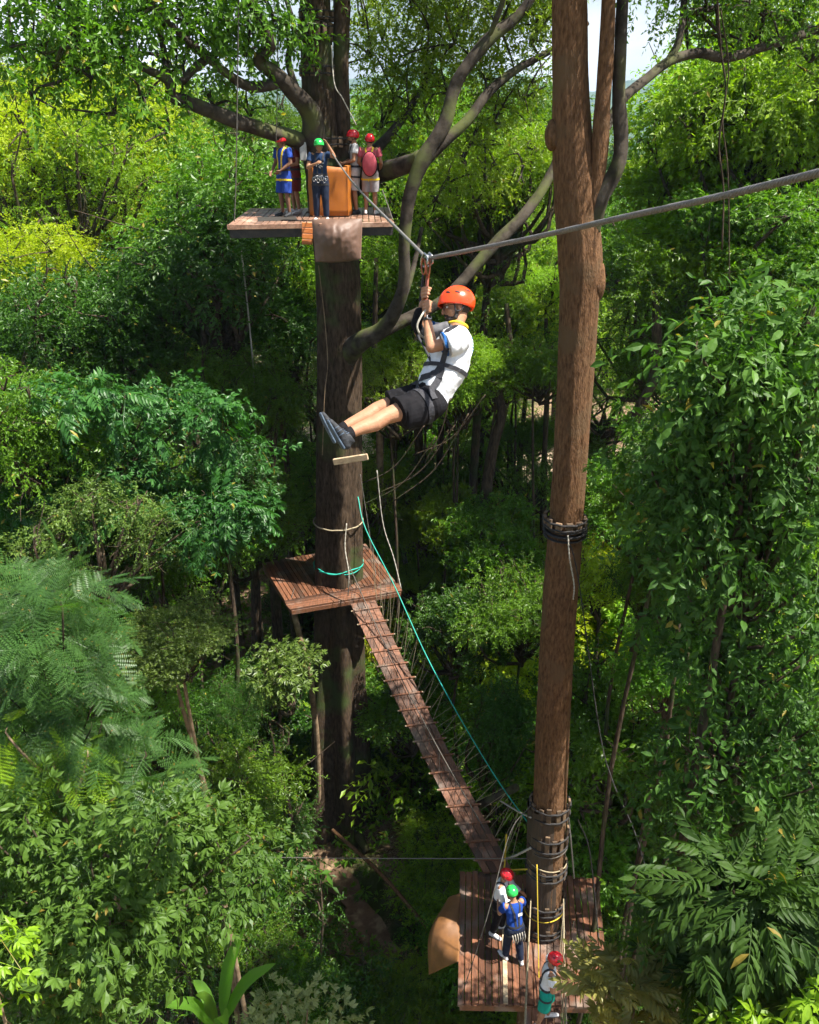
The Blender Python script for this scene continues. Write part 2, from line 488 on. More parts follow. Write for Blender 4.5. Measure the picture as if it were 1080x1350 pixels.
def limbs_arrays(rng, root, lumps, r0=0.09, sides=6, frac=1.0):
    mb = MB()
    for c, r in lumps:
        if rng.random() > frac: continue
        c = Vector(c); root_ = Vector(root) + Vector((0, 0, rng.uniform(-.6, .8)))
        d = (c-root_).length
        mid = root_.lerp(c, .45) + Vector(rng.normal(size=3)*0.14*d) + Vector((0, 0, -0.10*d))
        pts = catmull([root_, mid, c, c + Vector(rng.normal(size=3)*r*.5)], 8)
        mb.tube(pts, lerp_list([r0, r0*.6, r0*.3, r0*.12], 8), sides, caps=False)
        for q in range(3):
            e = c + Vector(rng.normal(size=3)*r*.75)
            mb.tube(catmull([pts[5], pts[5].lerp(e, .5)+Vector(rng.normal(size=3)*r*.15), e], 4), lerp_list([r0*.32, r0*.1], 4), 5, caps=False)
    return (np.concatenate(mb.V), mb.F) if mb.V else None
# ------------------------------------------------------------------ terrain
def ground_z(x, y):
    r = math.hypot(x, y)
    z = 0.45*math.sin(x*.31+1.0)*math.cos(y*.27) + 0.25*math.sin(x*.9+y*.7)
    z += 0.10*max(0, x-6)*(1 if r < 90 else max(0, 1-(r-90)/60))           # the slope rises to the right
    if r > 75: z -= min(1, (r-75)/260)**1.3*46
    if r > 900:
        a = math.atan2(x, y)
        h = 105 + 45*math.sin(a*5.0+0.9) + 22*math.sin(a*13+2) + 9*math.sin(a*31) + 6*math.sin(a*57+1)
        z += h*(0.5-0.5*math.cos(math.pi*min(1, (r-900)/1700)))*1.35
        z += 10*mnoise.noise(Vector((x*.006, y*.006, 0)))
    return z

def build_ground():
    rs = [0.0] + [1.2*1.12**i for i in range(0, 73)]
    rs = [r for r in rs if r < 4200]
    na = 200
    V = [(0, 0, ground_z(0, 0))]; F = []
    for r in rs[1:]:
        for k in range(na):
            a = 2*math.pi*k/na; x, y = r*math.sin(a), r*math.cos(a)
            V.append((x, y, ground_z(x, y)))
    for k in range(na): F.append((0, 1+(k+1) % na, 1+k))
    for i in range(len(rs)-2):
        for k in range(na):
            a, b = 1+i*na+k, 1+i*na+(k+1) % na
            F.append((a, b, b+na, a+na))
    mb = MB(); mb.add(V, F)
    m = bpy.data.materials.new('forest_floor_and_hills'); nt, n, l = nodes_of(m)
    out = n.new('ShaderNodeOutputMaterial'); bs = n.new('ShaderNodeBsdfPrincipled'); bs.inputs['Roughness'].default_value = 0.95; bs.inputs['Specular IOR Level'].default_value = 0.1
    l.new(bs.outputs[0], out.inputs['Surface'])
    tc = n.new('ShaderNodeTexCoord')
    def noise(scale, detail=6): 
        q = n.new('ShaderNodeTexNoise'); q.inputs['Scale'].default_value = scale; q.inputs['Detail'].default_value = detail
        l.new(tc.outputs['Object'], q.inputs['Vector']); return q.outputs['Fac']
    def rng_(v, a, b):
        q = n.new('ShaderNodeMapRange'); q.inputs['From Min'].default_value = a; q.inputs['From Max'].default_value = b; l.new(v, q.inputs['Value']); return q.outputs[0]
    def mixc(f, a, b):
        q = n.new('ShaderNodeMix'); q.data_type = 'RGBA'; l.new(f, q.inputs[0])
        for s, v in ((6, a), (7, b)):
            if isinstance(v, tuple): q.inputs[s].default_value = (*v, 1)
            else: l.new(v, q.inputs[s])
        return q.outputs[2]
    soil = mixc(rng_(noise(3.5), .4, .6), (0.085, 0.05, 0.03), (0.23, 0.155, 0.10))
    soil = mixc(rng_(noise(24, 3), .5, .62), soil, (0.30, 0.22, 0.14))
    soil = mixc(rng_(noise(0.35), .5, .6), soil, (0.045, 0.06, 0.018))
    wood = mixc(rng_(noise(0.03, 10), .42, .58), (0.02, 0.045, 0.012), (0.06, 0.10, 0.03))
    ln = n.new('ShaderNodeVectorMath'); ln.operation = 'LENGTH'; l.new(tc.outputs['Object'], ln.inputs[0])
    c = mixc(rng_(ln.outputs['Value'], 75, 110), soil, wood)
    l.new(c, bs.inputs['Base Color'])
    bp = n.new('ShaderNodeBump'); bp.inputs['Strength'].default_value = 0.6; bp.inputs['Distance'].default_value = 0.06; l.new(noise(9), bp.inputs['Height']); l.new(bp.outputs[0], bs.inputs['Normal'])
    o = mb.build('ground', m, smooth=True); tag(o, kind='structure')
    # sandy clearing beyond the trees and the earth path by the big trunk
    sand = solid('sandy_earth', (0.50, 0.39, 0.27), (0.36, 0.27, 0.18), rough=0.95, scale=1.5, bump=0.4, spec=0.1)
    earth = solid('brown_path_earth', (0.20, 0.125, 0.08), (0.10, 0.06, 0.04), rough=0.95, scale=2.5, bump=0.7, spec=0.1, c3=(0.30, 0.21, 0.13), s3=3)
    def strip(name, pts, ws, m, lift):
        c = catmull(pts, 40); w = lerp_list(ws, 40); V = []; F = []
        for i, p in enumerate(c):
            d = (c[min(i+1, 40)]-c[max(i-1, 0)]).normalized(); s = Vector((d.y, -d.x, 0))
            for k in range(9):
                q = p + s*w[i]*(k/4-1)*(1+.18*math.sin(i*1.3+k)+.5*mnoise.noise(Vector((i*.35, k*.8, 2)))); V.append((q.x, q.y, ground_z(q.x, q.y)+lift))
            if i:
                for k in range(8): b = i*9+k; F.append((b-9, b-8, b+1, b))
        mb = MB(); mb.add(V, F); return tag(mb.build(name, m, smooth=True), kind='structure')
    g = lambda px, py: PZ(px, py, 0.2)
    strip('path', [g(385, 1060), g(405, 1100), g(455, 1170), g(520, 1260), g(580, 1330), g(620, 1400)], [.5, .4, .35, .35, .4, .4], earth, .14)
    strip('clearing', [(-14, 62, 0), (-2, 60, 0), (8, 53, 0), (17, 50, 0), (30, 54, 0)], [1.5, 2.5, 3.5, 3.5, 3], sand, .25)
build_ground()

# ------------------------------------------------------------------ crown library
def seed_rng(s): return np.random.default_rng(s)
def sprays(fn, count, s, **k):
    rng = seed_rng(s); return [fn(rng, **k) for _ in range(count)]

SP_ALT = sprays(spray_alternate, 6, 1, n=11, L=0.55, ll=0.15, lw=0.068)
SP_ALT_S = sprays(spray_alternate, 6, 2, n=13, L=0.5, ll=0.10, lw=0.05)
SP_WH = sprays(spray_whorl, 6, 3, n=8, ll=0.2, lw=0.07)
SP_PALM = sprays(spray_palmate, 5, 4, k=3, ll=0.16, lw=0.058, L=0.42)
SP_PIN = sprays(spray_pinnate, 5, 5, pairs=9, L=0.55, ll=0.13, lw=0.042)
SP_ALT_HI = sprays(spray_alternate, 6, 6, n=9, L=0.55, ll=0.19, lw=0.085, hi=True, droop=0.5)
SP_PALM_HI = sprays(spray_palmate, 6, 7, k=3, ll=0.155, lw=0.060, hi=True, L=0.4)
SP_WH_HI = sprays(spray_whorl, 6, 17, n=8, ll=0.19, lw=0.07, hi=True)
SP_BIGPIN = sprays(spray_pinnate, 6, 8, pairs=8, L=1.0, ll=0.30, lw=0.10, hi=True, droop=0.45, ang=0.95, hang=0.45)
SP_PIN_HI = sprays(spray_pinnate, 6, 9, pairs=7, L=0.55, ll=0.21, lw=0.068, hi=True, droop=0.3, ang=0.9, hang=0.35)
SP_FEATH = sprays(spray_feather, 6, 10)

def crown_mesh(name, seed, R3, nl, tpl, per_m2, base=-.5, limb_root=None, rmin=.3, rmax=.45, lumps=None, r0=.1, **k):
    rng = seed_rng(seed)
    lm = lumps or lumps_in(rng, nl, R3, base, rmin=rmin, rmax=rmax)
    V, F, T = crown_arrays(rng, lm, tpl, per_m2, **k)
    ex = limbs_arrays(rng, limb_root if limb_root is not None else (0, 0, -R3[2]*.9), lm, r0=r0, frac=.8)
    return tri_mesh(name, V, F, T, ex)

LIB = {
 'round': crown_mesh('crown_round', 21, (3.0, 3.0, 2.6), 43, SP_ALT, 10.8, top_bias=.3),
 'tall': crown_mesh('crown_tall', 22, (2.2, 2.2, 3.6), 43, SP_ALT, 12.2, base=-.9, rmin=.35, rmax=.5),
 'fine': crown_mesh('crown_fine', 23, (3.0, 3.0, 2.4), 49, SP_ALT_S, 12.2),
 'layer': crown_mesh('crown_layer', 24, (3.2, 3.2, 2.0), 31, SP_PALM, 10.8, squash=.42, top_bias=.5, droop=.1, rmin=.45, rmax=.7),
 'whorl': crown_mesh('crown_whorl', 25, (2.8, 2.8, 2.4), 37, SP_WH, 12.2, top_bias=.5),
 'pinnate': crown_mesh('crown_pinnate', 26, (2.8, 2.8, 2.6), 37, SP_PIN, 9.5, droop=.3),
 'open': crown_mesh('crown_open', 27, (3.0, 3.0, 2.6), 26, SP_ALT_S, 8.1, rmin=.26, rmax=.40, inner=.1),
 'shrub': crown_mesh('crown_shrub', 28, (1.2, 1.2, .9), 15, SP_ALT, 17.6, base=-.3, rmin=.4, rmax=.6),
 'shrubp': crown_mesh('crown_shrub_hand', 29, (1.2, 1.2, .8), 13, SP_PALM, 16.2, base=-.3, rmin=.4, rmax=.6),
 'column': crown_mesh('crown_column', 30, (1.3, 1.3, 4.2), 34, SP_ALT, 10.8, base=-1, rmin=.5, rmax=.8, droop=.9, top_bias=.1, limb_root=(0, 0, -3)),
}
LIB_R = {'round': 2.6, 'tall': 3.6, 'fine': 2.4, 'layer': 2.0, 'whorl': 2.4, 'pinnate': 2.6, 'open': 2.6, 'shrub': .9, 'shrubp': .8, 'column': 4.2}
for k_, me_ in LIB.items(): me_.materials.append(L_MID); me_.materials.append(BARK_DARK)

def tree(kind, px, py, Y, s, leaf, label, group=None, cat='tree', name='forest_tree', lean=None, tr=None, bark=None, sz=None, pos=None):
    c = pos if pos is not None else P(px, py, Y)
    rr = R.Random(0) if False else R
    lx, ly = lean if lean else (rr.uniform(-1, 1)*.06*c.z, rr.uniform(-1, 1)*.06*c.z)
    bx, by = c.x + lx, c.y + ly
    gz = ground_z(bx, by) - .15
    e = empty(name, (bx, by, gz), label, cat, group)
    me = LIB[kind]
    o = bpy.data.objects.new('crown', me); col.objects.link(o); o.parent = e
    o.location = (c.x-bx, c.y-by, c.z-gz); o.rotation_euler = (rr.uniform(-.3, .3), rr.uniform(-.3, .3), rr.uniform(0, 6.28))
    o.scale = (s*rr.uniform(.8, 1.2), s*rr.uniform(.8, 1.2), sz or s*rr.uniform(.92, 1.08))
    o.material_slots[0].link = 'OBJECT'; o.material_slots[0].material = leaf
    top = Vector((c.x-bx, c.y-by, c.z-gz - LIB_R[kind]*s*.55))
    if top.z > .4:
        rad = tr or max(.05, .012*c.z*s*.8)
        q = Vector((rr.uniform(-1, 1), rr.uniform(-1, 1), 0))*.03*top.z
        mb = MB(); mb.tube(catmull([(0, 0, 0), top*.35+q, top*.7-q*.6, top, top + Vector((0, 0, LIB_R[kind]*s*.5))], 14), lerp_list([rad*1.35, rad, rad*.85, rad*.65, rad*.3], 14), 8, fn=lambda t, k, p: 1+.1*math.sin(3*t+5*k))
        mb.build('trunk', bark or BARK_DARK, e, smooth=True, loc=(0, 0, 0))
    return e
# ------------------------------------------------------------------ materials of the built things
WOOD = solid('red_brown_plank', (0.138, 0.056, 0.028), (0.056, 0.025, 0.014), rough=0.5, scale=5, stretch=(5, .6, 5), bump=0.4, bscale=20, spec=0.4, island=0.55, detail=8, c3=(0.125, 0.090, 0.070), s3=1.7)
WOOD_UP = solid('worn_brown_plank', (0.23, 0.125, 0.082), (0.12, 0.065, 0.042), rough=0.55, scale=5, stretch=(5, .5, 5), bump=0.3, bscale=20, island=0.35, c3=(0.33, 0.22, 0.16), s3=2.0)
WOOD_PALE = solid('pale_weathered_wood', (0.40, 0.31, 0.20), (0.22, 0.16, 0.10), rough=0.8, scale=8, stretch=(1, 1, 6), bump=0.3, island=0.3)
WOOD_ORANGE = solid('orange_varnished_wood', (0.50, 0.17, 0.045), (0.33, 0.10, 0.03), rough=0.45, scale=8, stretch=(1, 1, 6), bump=0.2, island=0.2)
STEEL_DARK = solid('dark_steel_joist', (0.022, 0.022, 0.024), (0.05, 0.04, 0.035), rough=0.55, metal=0.3)
STRAP = solid('black_strap', (0.010, 0.010, 0.012), (0.03, 0.027, 0.025), rough=0.8, scale=30)
BLOCK_WOOD = solid('brown_wood_block', (0.13, 0.085, 0.048), (0.07, 0.045, 0.028), rough=0.85, scale=9, island=.5)
ROPE_W = solid('off_white_rope', (0.42, 0.40, 0.35), (0.25, 0.23, 0.19), rough=0.85, scale=60)
ROPE_TAN = solid('tan_rope', (0.34, 0.29, 0.19), (0.20, 0.165, 0.105), rough=0.9, scale=60)
ROPE_DK = solid('dark_rope', (0.055, 0.05, 0.045), (0.10, 0.09, 0.075), rough=0.9, scale=60)
ROPE_GREEN = solid('turquoise_rope', (0.01, 0.36, 0.27), (0.015, 0.25, 0.20), rough=0.7, scale=60)
ROPE_YEL = solid('yellow_rope', (0.60, 0.44, 0.03), (0.42, 0.30, 0.03), rough=0.8, scale=60)
STEEL = solid('galvanised_cable', (0.20, 0.19, 0.185), (0.11, 0.105, 0.10), rough=0.55, scale=90, metal=0.35, spec=0.4)
CHROME = solid('polished_steel', (0.45, 0.45, 0.46), (0.33, 0.33, 0.34), rough=0.25, scale=40, metal=0.9)
BRONZE = solid('anodised_orange_metal', (0.42, 0.12, 0.05), (0.28, 0.08, 0.03), rough=0.35, scale=40, metal=0.6)
TARP_BROWN = solid('brown_vinyl_tarp', (0.130, 0.072, 0.050), (0.095, 0.053, 0.036), rough=0.58, scale=4, bump=0.25, bscale=11, spec=0.5)
TARP_TAN = solid('tan_vinyl_tarp', (0.20, 0.090, 0.030), (0.14, 0.062, 0.021), rough=0.55, scale=4, bump=0.25, bscale=9, spec=0.5)
MAT_ORANGE = solid('orange_crash_mat_cover', (0.36, 0.115, 0.010), (0.28, 0.085, 0.009), rough=0.5, scale=2.5, bump=0.12, bscale=6)
PLASTIC_GREY = solid('pale_grey_plastic', (0.42, 0.43, 0.43), (0.33, 0.34, 0.33), rough=0.5, scale=12)
PLASTER = solid('white_plaster', (0.62, 0.60, 0.56), (0.45, 0.43, 0.40), rough=0.9, scale=3)
THATCH = solid('brown_thatch', (0.19, 0.115, 0.065), (0.10, 0.06, 0.035), rough=0.95, scale=10, bump=0.5, stretch=(1, 1, 4))
BLUE_TARP = solid('blue_plastic', (0.06, 0.17, 0.50), (0.04, 0.11, 0.35), rough=0.45, scale=5)
DARK_HOLE = solid('dark_opening_and_lid', (0.03, 0.025, 0.02), (0.02, 0.016, 0.013), rough=0.9)  # near-black; doorway shade put into colour, plus hatch and tank lid

def wpx(py, Y, w):
    """Real half-width of something w photo pixels wide at row py and forward distance Y."""
    f = cp + (675-py)/FPX*sp
    return w/2*(Y/f)/FPX

def axis_pts(rows, n):
    """rows: (px, py, Y, width px) -> smooth points and radii."""
    pts = catmull([P(a, b, Y) for a, b, Y, w in rows], n)
    return pts, lerp_list([wpx(b, Y, w) for a, b, Y, w in rows], n)

def limb(mb, rows, n=24, sides=12, seed=0.0):
    pts, rad = axis_pts(rows, n)
    f = lambda th, k, p: 1 + .13*mnoise.noise(Vector((p.x*2.3+math.cos(th), p.y*2.3+math.sin(th), p.z*2.3+seed))) + .08*math.sin(2*th+9*k+seed)
    mb.tube(pts, rad, sides, f); return pts

# ------------------------------------------------------------------ the big platform tree
LTY = 22.0
LT_ROWS = [(449, 1108, LTY, 92), (448, 1060, LTY, 74), (446, 900, LTY, 62), (446, 700, LTY, 59), (447, 560, LTY, 58), (447, 440, LTY, 58), (444, 340, LTY, 57), (432, 250, LTY, 53), (423, 150, LTY, 43), (418, 60, LTY, 41), (414, -60, LTY, 38), (409, -260, LTY+.2, 30), (404, -420, LTY+.2, 16)]
lt_base = P(448, 1090, LTY); lt_base.z = ground_z(lt_base.x, lt_base.y) - .2
LT = empty('platform_tree', lt_base, 'huge mossy tree carrying the upper and middle platforms', 'tree')
def bark_fn(lobes, deep, zlow, seed):
    def f(th, k, p):
        low = max(0, min(1, (zlow - p.z)/zlow))
        r = 1 + (.05+deep*low)*math.sin(lobes*th + .9 + .35*p.z*.3)
        r += .05*mnoise.noise(Vector((math.cos(th)*2.2, math.sin(th)*2.2, p.z*.55+seed)))
        r += .035*mnoise.noise(Vector((math.cos(th)*9, math.sin(th)*9, p.z*1.3+seed)))
        r += .018*mnoise.noise(Vector((math.cos(th)*20, math.sin(th)*20, p.z*4+seed)))
        return r
    return f
mb = MB(); pts, rad = axis_pts(LT_ROWS, 220); mb.tube(pts, rad, 72, bark_fn(5, .24, 13, 0))
for a, dr, h in ((-.9, 1.5, 2.6), (.6, 1.7, 2.2), (2.1, 1.4, 2.0), (-2.4, 1.8, 2.4), (3.6, 1.3, 2.0)):      # buttress roots
    d = Vector((math.sin(a), -math.cos(a), 0)); c0 = Vector((lt_base.x, lt_base.y, 0))
    g = c0 + d*dr; 
    mb.tube(catmull([c0 + d*.45 + Vector((0, 0, h)), c0 + d*.75 + Vector((0, 0, h*.45)), g + Vector((0, 0, ground_z(g.x, g.y)+.05))], 12), lerp_list([.16, .24, .10], 12), 10)
mb.build('trunk', BARK, LT, smooth=True)
mb = MB(); limb(mb, [(440, 330, LTY-.2, 30), (449, 240, LTY-.1, 27), (450, 150, LTY, 24), (450, 60, LTY, 22), (452, -60, LTY, 20), (456, -260, LTY, 14)], 80, 28); mb.build('stem', BARK, LT, smooth=True)

def add_limbs(root, specs, mat_):
    out = []
    for i, rows in enumerate(specs):
        mb = MB(); out.append(limb(mb, rows, max(16, 5*len(rows)), 14, i*1.7)); mb.build('limb', mat_, root, smooth=True)
    return out
LIMBS_L = [
 [(432, 275, 22.0, 36), (420, 225, 21.7, 33), (414, 190, 21.4, 30), (410, 150, 21.2, 27), (385, 120, 20.9, 24), (360, 95, 20.6, 20), (341, 78, 20.4, 17), (358, 60, 20.2, 15), (344, 30, 20.0, 13), (322, -15, 19.7, 11), (300, -70, 19.5, 8)],
 [(425, 225, 21.9, 28), (410, 200, 21.5, 26), (395, 186, 21.3, 24), (350, 172, 20.7, 20), (300, 155, 20.1, 18), (250, 135, 19.6, 16), (226, 127, 19.3, 14), (222, 107, 19.2, 12), (190, 90, 18.9, 10), (150, 75, 18.6, 8), (100, 62, 18.2, 6), (55, 70, 18, 4)],
 [(372, 107, 20.8, 14), (345, 114, 20.4, 13), (325, 113, 20.2, 13), (290, 90, 19.8, 11), (250, 55, 19.5, 10), (215, 25, 19.2, 9), (188, -5, 19, 8), (150, -50, 18.8, 6)],
 [(222, 112, 19.2, 10), (216, 66, 19.4, 8), (205, 25, 19.5, 7), (196, -20, 19.6, 6)],
 [(240, 108, 19.3, 9), (262, 85, 19.7, 12), (285, 70, 20, 9), (292, 55, 20.2, 5)],
 [(190, 90, 18.9, 7), (160, 60, 18.8, 6), (120, 40, 18.5, 5), (80, 12, 18.3, 4), (60, -20, 18.2, 3)],
 [(160, 78, 18.7, 6), (125, 85, 18.5, 5), (85, 105, 18.2, 4), (50, 115, 18, 3)],
 [(395, 128, 21, 9), (380, 80, 21.2, 8), (388, 40, 21.3, 7), (378, 0, 21.4, 6)],
 [(438, 275, 22.0, 34), (455, 255, 22.2, 31), (480, 238, 22.1, 27), (507, 226, 21.6, 24), (538, 216, 20.9, 21), (556, 205, 20.4, 18)],
 [(444, 480, 22, 34), (462, 462, 21.6, 28), (480, 448, 21.2, 24), (503, 435, 20.9, 21), (522, 408, 20.6, 20), (533, 368, 20.4, 16), (533, 318, 20.3, 16), (540, 260, 20.3, 17), (556, 214, 20.3, 20), (585, 165, 20.4, 17), (597, 122, 20.5, 16), (610, 95, 20.5, 15), (644, 52, 20.6, 17), (676, 27, 20.7, 15), (702, -5, 20.8, 12), (730, -60, 21, 9)],
 [(560, 212, 20.4, 18), (585, 188, 20.5, 15), (617, 158, 20.7, 13), (644, 122, 20.9, 12), (676, 95, 21.1, 11), (706, 78, 21.3, 10), (740, 58, 21.6, 8), (775, 30, 22, 6)],
 [(503, 437, 20.9, 18), (544, 417, 21.1, 17), (578, 400, 21.4, 16), (605, 376, 21.6, 15), (624, 354, 21.8, 15), (650, 325, 22, 15), (688, 286, 22.4, 14), (716, 248, 22.8, 13), (736, 205, 23.2, 11), (745, 150, 23.6, 8)],
 [(528, 400, 20.5, 9), (538, 378, 20.8, 8), (548, 340, 21.2, 6), (556, 300, 21.6, 5)],
 [(640, 60, 20.6, 8), (660, 10, 20.4, 7), (672, -30, 20.3, 5)],
 [(452, 245, 22.2, 20), (478, 215, 22.6, 16), (520, 170, 23.2, 12), (560, 110, 23.8, 8), (575, 60, 24, 6)],
]
add_limbs(LT, LIMBS_L, BARK_LIMB)

def big_crown(root, lumps_px, tpl, per_m2, leaf, seed, **k):
    rng = seed_rng(seed); b = root.location
    lm = [(np.array(P(x, y, Y)-b), r) for x, y, Y, r in lumps_px]
    V, F, Tn = crown_arrays(rng, lm, tpl, per_m2, **k)
    tw = MB()
    for c, r in lm:                                     # twigs inside each clump
        c = Vector(c)
        for q in range(4):
            e = c + Vector(rng.normal(size=3)*r*.7)
            tw.tube(catmull([c + Vector((0, 0, -.3*r)), c.lerp(e, .5)+Vector(rng.normal(size=3)*.12*r), e], 4), lerp_list([.035, .012], 4), 5, caps=False)
    me = tri_mesh('crown', V, F, Tn, (np.concatenate(tw.V), tw.F))
    return link_mesh('crown', me, [leaf, BARK_LIMB], root, loc=(0, 0, 0))
rr_ = random.Random(5)
lt_l = [(x, y, Y, r) for x, y, Y, r in [
 (20, 40, 18.2, .75), (60, 20, 18.4, .8), (100, 45, 18.4, .7), (70, 75, 18.1, .6), (140, 20, 18.8, .8), (120, 90, 18.4, .55), (180, 55, 19, .6), (160, 0, 19, .8), (210, 10, 19.3, .8),
 (250, 20, 19.6, .75), (240, 75, 19.6, .5), (275, 45, 20, .6), (300, 10, 19.9, .8), (330, 20, 20.2, .7), (320, 65, 20.4, .45), (360, 10, 20.8, .7), (380, 50, 21.3, .55), (185, 125, 18.8, .5), (150, 140, 18.6, .5), (40, 115, 18, .55),
 (280, 130, 20.4, .45), (330, 145, 21, .4), (220, 165, 19, .4), (350, 40, 21.6, .5), (300, 105, 20.6, .4),
 (10, -40, 18.4, 1.1), (100, -50, 18.8, 1.1), (200, -60, 19.5, 1.1), (300, -70, 20, 1.1), (400, -90, 21, 1.2)]]
big_crown(LT, lt_l, SP_ALT, 10, L_MID, 91, scale=(.8, 1.4), inner=.2, top_bias=.2)
lt_r = [(490, 60, 23.5, .8), (520, 110, 23.6, .9), (560, 80, 23.6, .9), (600, 40, 22.5, .9), (545, 150, 23.4, .7), (590, 110, 23, .7), (640, 90, 22, .7), (610, 200, 22.5, .7), (650, 150, 22.2, .7), (690, 120, 22.4, .6), (660, 20, 21.5, .8), (700, 40, 21.6, .7),
 (560, 20, 23.5, .8), (500, 160, 23.6, .6), (640, 230, 23, .6), (690, 210, 23.4, .5), (720, 10, 21.8, .7), (630, -30, 21.5, .9), (710, -40, 21.5, .9), (520, 200, 24, .6), (575, 255, 22.6, .5), (480, 20, 24, .7), (540, -30, 23, 1), (560, -60, 21.5, 1.1), (500, -80, 21.5, 1.1), (600, -110, 21.5, 1.2), (460, -70, 22.5, 1.0), (660, -140, 21.5, 1.3)]  # last clumps, above the view, added to shade the upper platform
big_crown(LT, lt_r + [(a+14, b-20, Y+.8, r*.8) for a, b, Y, r in lt_r], SP_ALT, 12, L_LIGHT, 92, scale=(.65, 1.0), inner=.2, top_bias=.2)

def wrap(root, name, px, py, Y, w, n, hgt, blk, mat_b, mat_s, two=True, jit=.02, lab=None):
    """Strap ring with little wooden blocks under it round a trunk."""
    c = P(px, py, Y) - root.location; r = wpx(py, Y, w)*1.03
    mb = MB(); zz = (-hgt*.28, hgt*.28) if two else (0,)
    for dz in zz:
        ring = [c + Vector((math.cos(2*math.pi*k/36), math.sin(2*math.pi*k/36), 0))*(r+.035) + Vector((0, 0, dz+.008*math.sin(k*1.9))) for k in range(37)]
        mb.tube(ring, .019, 6, caps=False)
    o = mb.build(name, mat_s, root, smooth=True, loc=(0, 0, 0))
    mb = MB()
    for k in range(n):
        a = 2*math.pi*(k+R.uniform(-.2, .2))/n
        mb.box(c + Vector((math.cos(a), math.sin(a), 0))*(r+.012) + Vector((0, 0, R.uniform(-jit, jit))), (blk[0], blk[1], hgt*R.uniform(.85, 1.1)), Matrix.Rotation(a+math.pi/2, 3, 'Z'))
    b = mb.build('wooden_block', mat_b, o, bevel=.006, loc=(0, 0, 0)); b['kind'] = 'stuff'
    return o
wrap(LT, 'strap_ring', 419, 93, LTY, 43, 14, .24, (.10, .06), BLOCK_WOOD, STRAP)
wrap(LT, 'strap_ring', 417, 42, LTY, 42, 14, .34, (.10, .06), BLOCK_WOOD, STRAP)
wrap(LT, 'strap_ring', 418, 20, LTY, 42, 14, .22, (.10, .06), BLOCK_WOOD, STRAP)
wrap(LT, 'strap_ring', 430, 186, LTY, 56, 16, .22, (.12, .06), BLOCK_WOOD, STRAP)
wrap(LT, 'strap_ring', 446, 686, LTY, 60, 0 or 2, .05, (.05, .03), BLOCK_WOOD, ROPE_TAN, two=False)
c_ = P(446, 741, LTY) - LT.location
mb = MB(); mb.tube([c_ + Vector((math.cos(2*math.pi*k/40)*.70, math.sin(2*math.pi*k/40)*.70, .04*math.sin(k*.6))) for k in range(41)], .017, 6, caps=False)
mb.tube([c_ + Vector((math.cos(2*math.pi*k/40)*.69, math.sin(2*math.pi*k/40)*.69, -.05+.03*math.sin(k*.5))) for k in range(41)], .014, 6, caps=False)
mb.build('rope_ring', ROPE_GREEN, LT, smooth=True, loc=(0, 0, 0))
mb = MB(); mb.bar(P(440, 609, 21.25), P(485, 602, 21.1), .09, .16); mb.build('plank_step', WOOD_PALE, LT, bevel=.008)

# ------------------------------------------------------------------ the bare red-brown tree
RTY = 12.4
RT_ROWS = [(700, 1560, RTY, 62), (709, 1330, RTY, 50), (715, 1230, RTY, 43), (722, 1100, RTY, 44), (735, 850, RTY, 44), (746, 690, RTY, 44), (756, 540, RTY, 45), (764, 400, RTY, 50), (765, 345, RTY, 57), (760, 260, RTY, 58), (755, 180, RTY, 53), (752, 100, RTY, 46), (751, 20, RTY, 46), (750, -80, RTY, 44), (748, -300, RTY, 40), (745, -520, RTY, 26)]
rb = P(700, 1560, RTY); rb.z = ground_z(rb.x, rb.y) - .2
RT = empty('bare_trunk_tree', rb, 'tall straight red brown tree with forked upper stems rising through the lowest platform', 'tree')
mb = MB(); pts, rad = axis_pts(RT_ROWS, 240)
pts = [Vector((rb.x-.05, rb.y, rb.z))] + pts; rad = [rad[0]*1.25] + rad
def rt_fn(th, k, p):
    r = 1 + .07*mnoise.noise(Vector((math.cos(th)*1.6, math.sin(th)*1.6, p.z*.5))) + .05*mnoise.noise(Vector((math.cos(th)*9, math.sin(th)*9, p.z*.9))) + .03*(.4-abs(mnoise.noise(Vector((math.cos(th)*13, math.sin(th)*13, p.z*1.6+5))))) + .025*mnoise.noise(Vector((math.cos(th)*24, math.sin(th)*24, p.z*4)))
    return r
mb.tube(pts, rad, 72, rt_fn)
for (x, y, w, dx) in ((729, 178, 26, -.05), (786, 372, 34, 0)):        # knots on the bark
    c = P(x, y, RTY-.02); v = bmesh.new(); bmesh.ops.create_icosphere(v, subdivisions=3, radius=wpx(y, RTY, w))
    mb.add([c + Vector((q.co.x*.8, q.co.y, q.co.z*1.5))*(1+.2*mnoise.noise(q.co*9)) for q in v.verts], [[a.index for a in f.verts] for f in v.faces]); v.free()
mb.build('trunk', BARK_RED, RT, smooth=True)
for rows in ([(772, 325, RTY-.05, 30), (780, 272, RTY-.1, 26), (789, 222, RTY-.15, 22), (794, 150, RTY-.2, 20), (799, 70, RTY-.2, 19), (804, -40, RTY-.2, 18), (812, -260, RTY-.3, 14)],
             [(775, 300, RTY-.05, 32), (790, 262, RTY-.12, 27), (807, 234, RTY-.15, 23), (817, 208, RTY-.15, 20), (819, 178, RTY-.12, 18), (816, 130, RTY-.1, 17), (818, 60, RTY-.1, 16), (823, -40, RTY, 15), (836, -260, RTY, 11)]):
    mb = MB(); limb(mb, rows, 90, 24, 3.1); mb.build('stem', BARK_RED if rows[0][3] < 31 else BARK_LIMB, RT, smooth=True)
